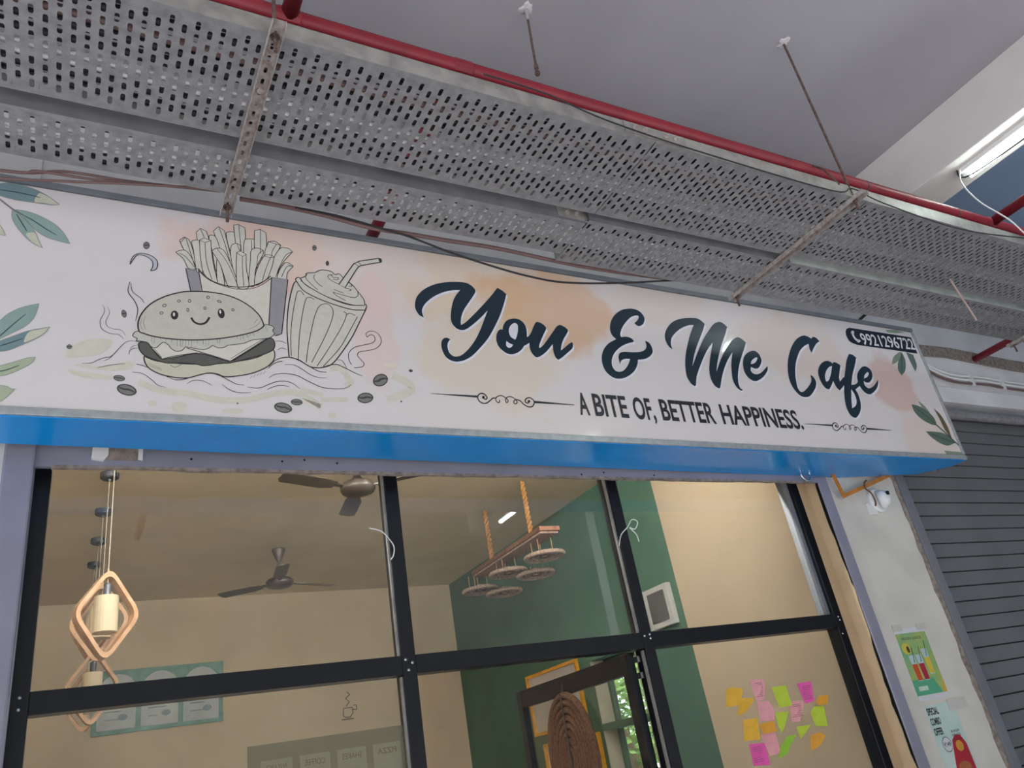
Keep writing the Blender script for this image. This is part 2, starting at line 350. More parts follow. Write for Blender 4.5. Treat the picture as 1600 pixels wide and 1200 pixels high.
# open door, hung on the second mullion and swung 90 degrees into the cafe
DX = 2.60
dr = thing('door_1', (DX, .03, 0), 'open black framed glass door swung into the cafe', 'door'); struct(dr)
def dbar(name, y0, y1, z0, z1, m=M_black, dx=.022):
    return MB().box(-dx, dx, y0, y1, z0, z1, m).build(name, dr, bevel=.003)
dbar('stile', 0, .065, .02, 2.052); dbar('stile', 1.195, 1.26, .02, 2.052); dbar('rail', .065, 1.195, 1.95, 2.052); dbar('rail', .065, 1.195, .02, .12)
dbar('pane', .065, 1.195, .12, 1.97, M_glass, .003)
MB().box(-.05, -.022, .02, .05, .8, 1.3, M_chrome).build('handle', dr, bevel=.005)
mb = MB()
for z in (2.03, 1.95): mb.box(.02, .07, -.03, .0, z-.03, z, M_chrome)
mb.build('pivot', dr)['label'] = 'bright metal door pivot'

# ------------------------------------------------------------------ roller shutter of the next shop: each slat its own piece
sh = thing('roller_shutter', (5.16, -.08, 0), 'closed grey slatted roller shutter right of the pilaster', 'shutter')
SP = .1015
base = None
for k in range(36):
    if base is None:
        m = MB()
        prof = [(-.004, .0035), (-.011, .006), (-.012, SP*.5), (-.011, SP-.005), (-.004, SP-.0025), (.004, SP-.0025), (.004, .0035)]
        m.prism(prof, 0, 0, 6.6, M_slat)
        base = m.build('slat', sh); base.location = (0, 0, 0)
    else:
        c = base.copy(); COL.objects.link(c); c.parent = sh; c.location = (0, 0, k*SP)
MB().box(0, 6.6, .006, .012, 0, 3.6, M_groove).build('backing_sheet', sh)
dm = MB().tube([(5.2, -.155, 3.57), (11.6, -.155, 3.57)], .045, M_galv, 14).build('shutter_barrel', None, smooth=False)
tag(dm, 'grey roller tube under the wall band above the shutter', 'roller tube')

# ------------------------------------------------------------------ perforated cable trays
def slotted(mb, x0, x1, y0, y1, z, pw, ph, sw, sl, mg, m, stag=True):
    nx = max(1, int(round((x1-x0)/pw))); pw = (x1-x0)/nx; ny = int((y1-y0-2*mg)/ph)
    for i in range(nx):
        a = x0+i*pw; b = a+pw; st = (ph/2 if (stag and i % 2) else 0); n = ny - (1 if st else 0)
        ys = y0 + (y1-y0-ny*ph)/2 + st
        V = []; Fc = []
        def quad(p, q):
            k = len(V); V.extend([(a, p, z), (b, p, z), (b, q, z), (a, q, z)]); Fc.append((k, k+1, k+2, k+3))
        quad(y0, ys)
        for j in range(n):
            c = ys+j*ph; d = c+ph; cx = (a+b)/2; cy = (c+d)/2; k = len(V); h = sl/2-sw/2; w2 = sw/2
            ring = [(cx-w2, cy-h), (cx-w2*.6, cy-h-w2*.8), (cx+w2*.6, cy-h-w2*.8), (cx+w2, cy-h), (cx+w2, cy+h), (cx+w2*.6, cy+h+w2*.8), (cx-w2*.6, cy+h+w2*.8), (cx-w2, cy+h)]
            rect = [(a, cy-h), (a, c), (b, c), (b, cy-h), (b, cy+h), (b, d), (a, d), (a, cy+h)]
            V.extend([(p[0], p[1], z) for p in ring+rect]); Fc.extend([(k+t, k+(t+1) % 8, k+8+(t+1) % 8, k+8+t) for t in range(8)])
        quad(ys+n*ph, y1)
        mb.add(V, Fc, m)
ZT = 3.8
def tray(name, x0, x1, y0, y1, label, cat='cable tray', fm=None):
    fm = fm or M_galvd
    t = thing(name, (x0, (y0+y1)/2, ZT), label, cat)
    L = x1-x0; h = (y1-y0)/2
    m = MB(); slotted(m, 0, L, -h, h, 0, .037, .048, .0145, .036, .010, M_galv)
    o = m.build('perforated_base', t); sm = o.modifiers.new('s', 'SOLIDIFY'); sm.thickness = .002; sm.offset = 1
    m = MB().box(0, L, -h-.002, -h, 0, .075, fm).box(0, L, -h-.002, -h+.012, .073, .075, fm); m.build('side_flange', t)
    m = MB().box(0, L, h, h+.002, 0, .075, M_galvd).box(0, L, h-.012, h+.002, .073, .075, M_galvd); m.build('side_flange', t)
    return t
TR = []
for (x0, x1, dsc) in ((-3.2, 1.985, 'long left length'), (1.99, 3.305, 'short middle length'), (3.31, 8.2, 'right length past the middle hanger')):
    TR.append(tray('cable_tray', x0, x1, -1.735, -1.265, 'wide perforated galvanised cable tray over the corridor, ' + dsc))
    TR.append(tray('cable_tray', x0, x1, -1.19 if x0 < 0 else -1.215, -.955 if x0 < 0 else -.90, 'narrow perforated cable tray nearer the sign, ' + dsc, fm=mat('shaded_flange' if x0 < 3 else 'paler_flange', (112, 112, 116) if x0 < 3 else (172, 180, 174), .6, var=.1, scale=8)))  # near flange: wide tray's shade painted in as darker steel, right length paler
# splice plates with bolts across the joints
for y in (-1.738, -1.193):
    sp = thing('splice_plate', (1.985, y, ZT+.038), 'bolted splice plate joining two lengths of ' + ('wide' if y < -1.5 else 'narrow') + ' cable tray', 'splice plate')
    MB().box(-.15, .17, -.004, 0, -.028, .03, M_galvd).build('plate', sp)
    for i, x in enumerate((-.1, -.05, .06, .11)):
        MB().lathe([(.012, 0), (.012, .006), (.007, .008), (.006, .018)], M_strut, 8, mx=Matrix.Translation((x, -.004, .0)) @ Matrix.Rotation(PI/2, 4, 'X')).build('bolt', sp)
# cables lying in the trays
def cable(name, P, r, m, label, cat='cable', group=None, n=6):
    return tag(MB().tube(P, r, m, n).build(name, smooth=True), label, cat, group)
rc = random.Random(3)
def run(y, dz, r, m, label, group, amp=.008):
    P = []; x = -3.1
    while x < 8.0:
        P.append((x, y+rc.uniform(-amp, amp), ZT+.004+r+dz)); x += rc.uniform(.35, .6)
    cable('cable', curve3(P, 3), r, m, label, 'cable', group)
for i, (y, r, m) in enumerate(((-1.70, .017, M_cabd), (-1.655, .019, M_cabd), (-1.60, .016, M_cabr), (-1.56, .017, M_cabd), (-1.51, .02, M_cabd), (-1.37, .018, M_cabd), (-1.315, .017, M_cabd))):
    run(y, 0, r, m, ('dark cable nearest the front flange of the wide tray', 'dark cable second from the front flange of the wide tray', 'brown cable lying among dark ones in the wide tray', 'dark cable just behind the brown one in the wide tray', 'thickest dark cable in middle of the wide tray', 'dark cable behind the two white ones in the wide tray', 'dark cable against the back flange of the wide tray')[i], None)
run(-1.455, 0, .011, M_cabw, 'white cable in middle of the wide cable tray', None)
run(-1.415, 0, .010, M_cabw, 'thin white cable nearer the back flange of the wide tray', None)
for y, lb in ((-1.155, 'thick dark cable nearest the front flange of the narrow tray'), (-.985, 'thick dark cable against the back flange of the narrow tray')): run(y, 0, .017, M_cabd, lb, None)
run(-1.09, 0, .012, M_cabw, 'white cable in middle of the narrow cable tray', None)
run(-1.045, 0, .010, M_cabw, 'thin white cable beside the other in the narrow tray', None)

# slotted channel hangers under both trays with threaded rods
def hanger(x, label, lean=0):
    t = thing('channel_hanger', (x, -1.31, ZT-.005), label, 'hanger')
    m = MB(); slotted(m, -.0205, .0205, -.49, .47, 0, .041, .05, .011, .026, .01, M_strut, False)
    m.box(-.0225, -.0205, -.49, .47, -.022, .002, M_strut).box(.0205, .0225, -.49, .47, -.022, .002, M_strut)
    m.build('channel', t)
    MB().tube([(lean, -.425, ZC-ZT+.005), (0, -.425, .0), (0, -.425, -.07)], .0065, M_rust, 8).build('threaded_rod', t)
    MB().tube([(0, .43, .95), (0, .43, -.075)], .0065, M_rust, 8).build('threaded_rod', t)
    for y in (-.425, .43):
        MB().lathe([(.016, -.006), (.016, 0), (.0105, 0), (.0105, -.014)], M_rust, 6, o=(0, y, 0)).build('nut', t)
    for y in (-.2, .28): MB().lathe([(.012, -.01), (.012, -.002)], M_strut, 8, o=(.0, y, 0)).build('bolt', t)
    return t
hanger(.449, 'rusty slotted channel hanger crossing under the trays at left'); hanger(3.207, 'rusty slotted channel hanger crossing under the trays near the middle'); hanger(5.965, 'slotted channel hanger crossing under the trays at far right')
# loose rod hanging from the ceiling
t = thing('ceiling_rod', (1.746, -1.436, ZC), 'short rusty rod hanging bare from the ceiling with end nut', 'rod')
MB().tube([(0, 0, .01), (.008, .03, -.19), (.016, .055, -.37)], .006, M_rust, 8).build('rod', t)
MB().tube([(.0, .0, .01), (.004, .012, -.07)], .008, M_ceil, 8).build('painted_stub', t)['label'] = 'paint-covered upper end'
MB().lathe([(.011, -.012), (.011, .012)], M_rust, 6, o=(.0155, .052, -.345)).build('nut', t); MB().lathe([(.012, -.008), (.014, 0), (.012, .01)], M_rust, 8, o=(.016, .055, -.385)).build('end_nut', t)
t = thing('threaded_rod', (5.0, -.93, 3.30), 'thin pinkish rod hanging in front of the trays at right', 'rod')
MB().tube([(4.52-5.0, -1.394+.93, .49), (-.2, -.25, .2)], .005, M_rust, 6)
bpy.data.objects.remove(t)
tag(MB().tube([(4.49, -1.37, 3.785), (4.56, -1.37, 3.50)], .0055, mat('pink_rod', (188, 160, 150), .6), 6).build('threaded_rod'), 'thin pinkish rod dangling below the wide tray at right', 'rod')

for x, y, lb in ((1.746, -1.436, 'rough plaster patch around the bare ceiling rod'), (3.207, -1.735, 'rough plaster patch where the middle hanger rod meets the ceiling')):
    V = [(.001, .0)] ; rq = random.Random(int(x*10)); m = MB(); n = 14; R1 = [rq.uniform(.015, .035) for k in range(n)]
    m.add([(0, 0, -.008)] + [(R1[k]*math.cos(2*PI*k/n), R1[k]*math.sin(2*PI*k/n), -.006) for k in range(n)] + [(1.4*R1[k]*math.cos(2*PI*k/n), 1.4*R1[k]*math.sin(2*PI*k/n), .0) for k in range(n)], [(0, 1+k, 1+(k+1) % n) for k in range(n)] + [(1+k, n+1+k, n+1+(k+1) % n, 1+(k+1) % n) for k in range(n)], mat('chipped_plaster', (206, 200, 204), .9, bump=.6, bscale=80))
    tag(m.build('plaster_patch', loc=(x, y, ZC-.001)), lb, 'plaster patch')
# ------------------------------------------------------------------ red sprinkler pipework
YP = -1.625; ZP = 4.045; RP = .033
rp = thing('sprinkler_pipe', (0, YP, ZP), 'long red sprinkler pipe running above the cable trays', 'pipe')
def red(name, P, parent, r=RP, lab=None):
    m = MB().tube(P, r, M_red, 14, cap=True); o = m.build(name, parent, smooth=True)
    if lab: o['label'] = lab
    return o
red('main_pipe', [(-3.2, 0, 0), (11.5, 0, 0)], rp)
for x in (.525, 4.69): red('branch_pipe', [(x, 0, 0), (x, -2.6, 0.03)], rp, .03)
for x in (1.19, 6.77): red('branch_pipe', [(x, 0, 0.0), (x+.01, .25, .03), (x+.03, .5, .085), (x+.035, .62, .088), (x+.035, 1.467, .088)], rp, .03)
for x in (.525, 1.19, 4.69, 6.77): MB().lathe([(.034, -.04), (.036, -.036), (.036, .036), (.034, .04)], M_red, 14, mx=Matrix.Translation((x, 0, 0)) @ Matrix.Rotation(PI/2, 4, 'Y')).build('tee_fitting', rp, smooth=False)
mb = MB()
for (a, b) in ((-3.2, 11.5),):
    V = []; Fc = []; n = 60
    for i in range(n+1):
        x = a+(b-a)*i/n
        for k in range(5):
            th = PI/2 + (k-2)*.33; V.append((x, (RP+.0015)*math.cos(th), (RP+.0015)*math.sin(th)))
    for i in range(n):
        for k in range(4): Fc.append((i*5+k, i*5+k+1, (i+1)*5+k+1, (i+1)*5+k))
    mb.add(V, Fc, M_dust)
mb.build('dust_layer', rp, smooth=True)['label'] = 'pale dust lying on top of the pipe'
for x in (3.55, 4.35): MB().lathe([(.0345, -.006), (.0345, .006)], M_rust, 14, mx=Matrix.Translation((x, 0, 0)) @ Matrix.Rotation(PI/2, 4, 'Y')).build('pipe_band', rp)
tag(MB().tube([(3.13, -1.74, 3.86), (3.12, -1.70, 3.99), (3.13, -1.63, 4.085)], .005, M_rust, 6).build('pipe_hook'), 'small bent rod hooked over the red pipe by the middle hanger', 'hook')

# ------------------------------------------------------------------ loose wires
def wire(P, r, m, label, group=None, name='wire'):
    return tag(MB().tube(curve3(P, 6), r, m, 6).build(name, smooth=True), label, 'wire', group)
yw = -.87
for i, (P, r, m) in enumerate((([(-3, 3.87), (-1, 3.76), (-.316, 3.765), (-.123, 3.81), (.087, 3.818), (.313, 3.84), (.421, 3.851)], .0055, M_cabr),
    ([(-3, 3.86), (-1, 3.73), (-.315, 3.754), (-.201, 3.78), (-.018, 3.788), (.198, 3.815), (.409, 3.844)], .0055, M_cabr), ([(-3, 3.8), (-1, 3.68), (-.4, 3.70), (-.118, 3.745), (.046, 3.777), (.221, 3.808), (.409, 3.840)], .005, M_cabr))):
    wire([(x, -.90-.012*i, z) for x, z in P], r, m, ('upper', 'middle', 'lowest')[i] + ' brown wire strung below the tray edge at far left')
wire([(.72, -.885, 3.85), (.9, -.885, 3.845), (1.11, -.885, 3.817), (1.229, -.885, 3.799), (1.411, -.885, 3.752), (1.601, -.885, 3.715), (1.802, -.885, 3.687), (2.018, -.885, 3.682), (2.34, -.885, 3.73), (2.699, -.885, 3.804), (2.992, -.885, 3.862), (3.209, -.885, 3.862)], .005, M_cabd, 'thin black wire sagging across the top of the sign')
wire([(.5, -.868, 3.858), (.639, -.868, 3.86), (.827, -.868, 3.852), (1.052, -.868, 3.827), (1.232, -.868, 3.829), (1.422, -.868, 3.83), (1.691, -.868, 3.836), (2.126, -.868, 3.817), (2.533, -.868, 3.825), (2.989, -.868, 3.85), (3.15, -.868, 3.85)], .010, M_cabr, 'brown cable strung along the back edge of the narrow tray')
wire([(1.2, -1.752, 3.885), (1.459, -1.752, 3.878), (1.743, -1.754, 3.822), (2.234, -1.754, 3.792), (3.025, -1.752, 3.785), (3.2, -1.752, 3.84), (3.4, -1.752, 3.80), (3.9, -1.752, 3.765), (4.3, -1.752, 3.79), (4.8, -1.752, 3.86)], .0035, M_cabd, 'thin dark wire drooping along the front flange of the wide tray')
wire([(4.70, -1.62, 4.48), (4.68, -1.60, 4.38), (4.62, -1.66, 4.17), (4.60, -1.76, 3.95), (4.75, -1.77, 3.82), (5.2, -1.77, 3.80)], .0045, M_cabw, 'pale wire hanging from the tube light down to the tray')

# ------------------------------------------------------------------ tube light on the beam
tl = thing('tube_light', (4.765, -2.25, 4.495), 'lit white batten tube light under the ceiling beam', 'light')
MB().box(-.05, .05, -.65, .65, -.03, 0, M_white).build('batten', tl)
MB().tube([(0, -.62, -.05), (0, .62, -.05)], .021, M_tube, 12).build('tube', tl)
for y in (-.635, .635): MB().box(-.018, .018, y-.015, y+.015, -.068, -.03, M_white).build('end_cap', tl)
wire([(4.70, -1.6, 4.487), (4.735, -1.66, 4.42), (4.75, -2.3, 4.415), (4.75, -3.0, 4.43)], .005, M_cabd, 'dark wire stretched in front of the tube light')
tl2 = thing('tube_light', (4.765, -4.4, 4.495), 'second lit tube light farther out under the beam', 'light')
for ch in list(tl.children):
    c = ch.copy(); COL.objects.link(c); c.parent = tl2
struct(MB().box(-25, 3, -19, -18.5, -.5, 14, mat('sky_blocker_grey', (138, 136, 132), .9, scale=.5, c2=(104, 108, 102))).box(3, 40, -19, -18.5, -.5, 16, mat('sky_blocker_grey', (138, 136, 132), .9, scale=.5, c2=(104, 108, 102))).build('wall_sky_blocker'), 'unseen plain wall added far outside to block the sky', 'wall')  # unseen, added and raised to keep bright sky out of the glass
sbox('wall_right', 12.8, 13, -5.6, -.15, 0, ZC, M_wall, 'unseen corridor end wall added to cut light at the far right', 'wall')  # added to darken the right end of the corridor
sbox('wall_front', 6.5, 13, -5.6, -5.4, 0, ZC, M_wall, 'unseen outer wall added to cut light right of the shop', 'wall')  # unseen, added to cut the sky light coming from the right

# ------------------------------------------------------------------ signboard
SB = Vector((0, -.517, 3.0)); ST = Vector((0, -.538, 4.045)); SV = (ST-SB).normalized(); SU = Vector((1, 0, 0)); SN = SU.cross(SV)
SH = (ST-SB).length; X0 = -.95; X1 = 5.383
SM = Matrix(((SU.x, SV.x, SN.x, SB.x), (SU.y, SV.y, SN.y, SB.y), (SU.z, SV.z, SN.z, SB.z), (0, 0, 0, 1)))
sign = thing('shop_sign', (0, 0, 0), 'long cream printed cafe signboard with blue underside above the shopfront', 'sign')
sign.matrix_world = SM
face = MB().box(X0+.02, X1-.02, .03, SH-.03, -.02, 0, sign_face_mat()).build('face_panel', sign)
def sbar(name, a, b, c, d, e, f, m, lab=None):
    o = MB().box(a, b, c, d, e, f, m).build(name, sign, bevel=.002)
    if lab: o['label'] = lab
sbar('frame_edge', X0, X1, 0, .030, -.03, .012, M_alum, 'ribbed silver lower edge strip')
sbar('frame_edge', X0, X1, SH-.027, SH, -.03, .012, M_alumd, 'grey upper edge strip')
sbar('frame_edge', X0, X0+.03, .036, SH-.036, -.03, .012, M_alum); sbar('frame_edge', X1-.018, X1-.002, .036, SH-.036, -.03, .012, M_alum)
o = MB().prism([(X1-.004, .10), (X1+.006, .06), (X1+.045, .28), (X1+.04, SH-.20), (X1+.012, SH-.10), (X1-.004, SH-.12)], 2, -.03, -.012, M_yel).build('side_strip', sign); o['label'] = 'dull yellow strip along the right side'
# blue underside and box sides, in world coordinates brought into the sign's frame
SI = SM.inverted()
def sworld(name, V, Fc, m, lab=None):
    o = MB().add([SI @ Vector(v) for v in V], Fc, m).build(name, sign)
    if lab: o['label'] = lab
yb0, yb1 = -.295, -.150
sworld('underside', [(X0, -.515, 3.0), (X1, -.515, 3.0), (X1-.01, -.40, 3.0), (5.20, -.25, 3.0), (4.5, yb1, 3.0), (X0, yb0, 3.0), (X0, -.515, 2.996), (X1, -.515, 2.996), (X1-.01, -.40, 2.996), (5.20, -.25, 2.996), (4.5, yb1, 2.996), (X0, yb0, 2.996)], [(0, 1, 2, 3, 4, 5), (11, 10, 9, 8, 7, 6)] + [(i, (i+1) % 6, 6+(i+1) % 6, 6+i) for i in range(6)], M_blue, 'glossy blue underside of the sign box')
sworld('sign_box', [(X0, -.50, 3.005), (X1-.02, -.50, 3.005), (X1-.02, -.30, 3.0), (X0, -.29, 3.0), (X0, -.515, 4.03), (X1-.02, -.515, 4.03), (X1-.02, -.34, 4.03), (X0, -.33, 4.03)], [(0, 4, 7, 3), (1, 2, 6, 5), (4, 5, 6, 7), (3, 7, 6, 2)], M_alumd)
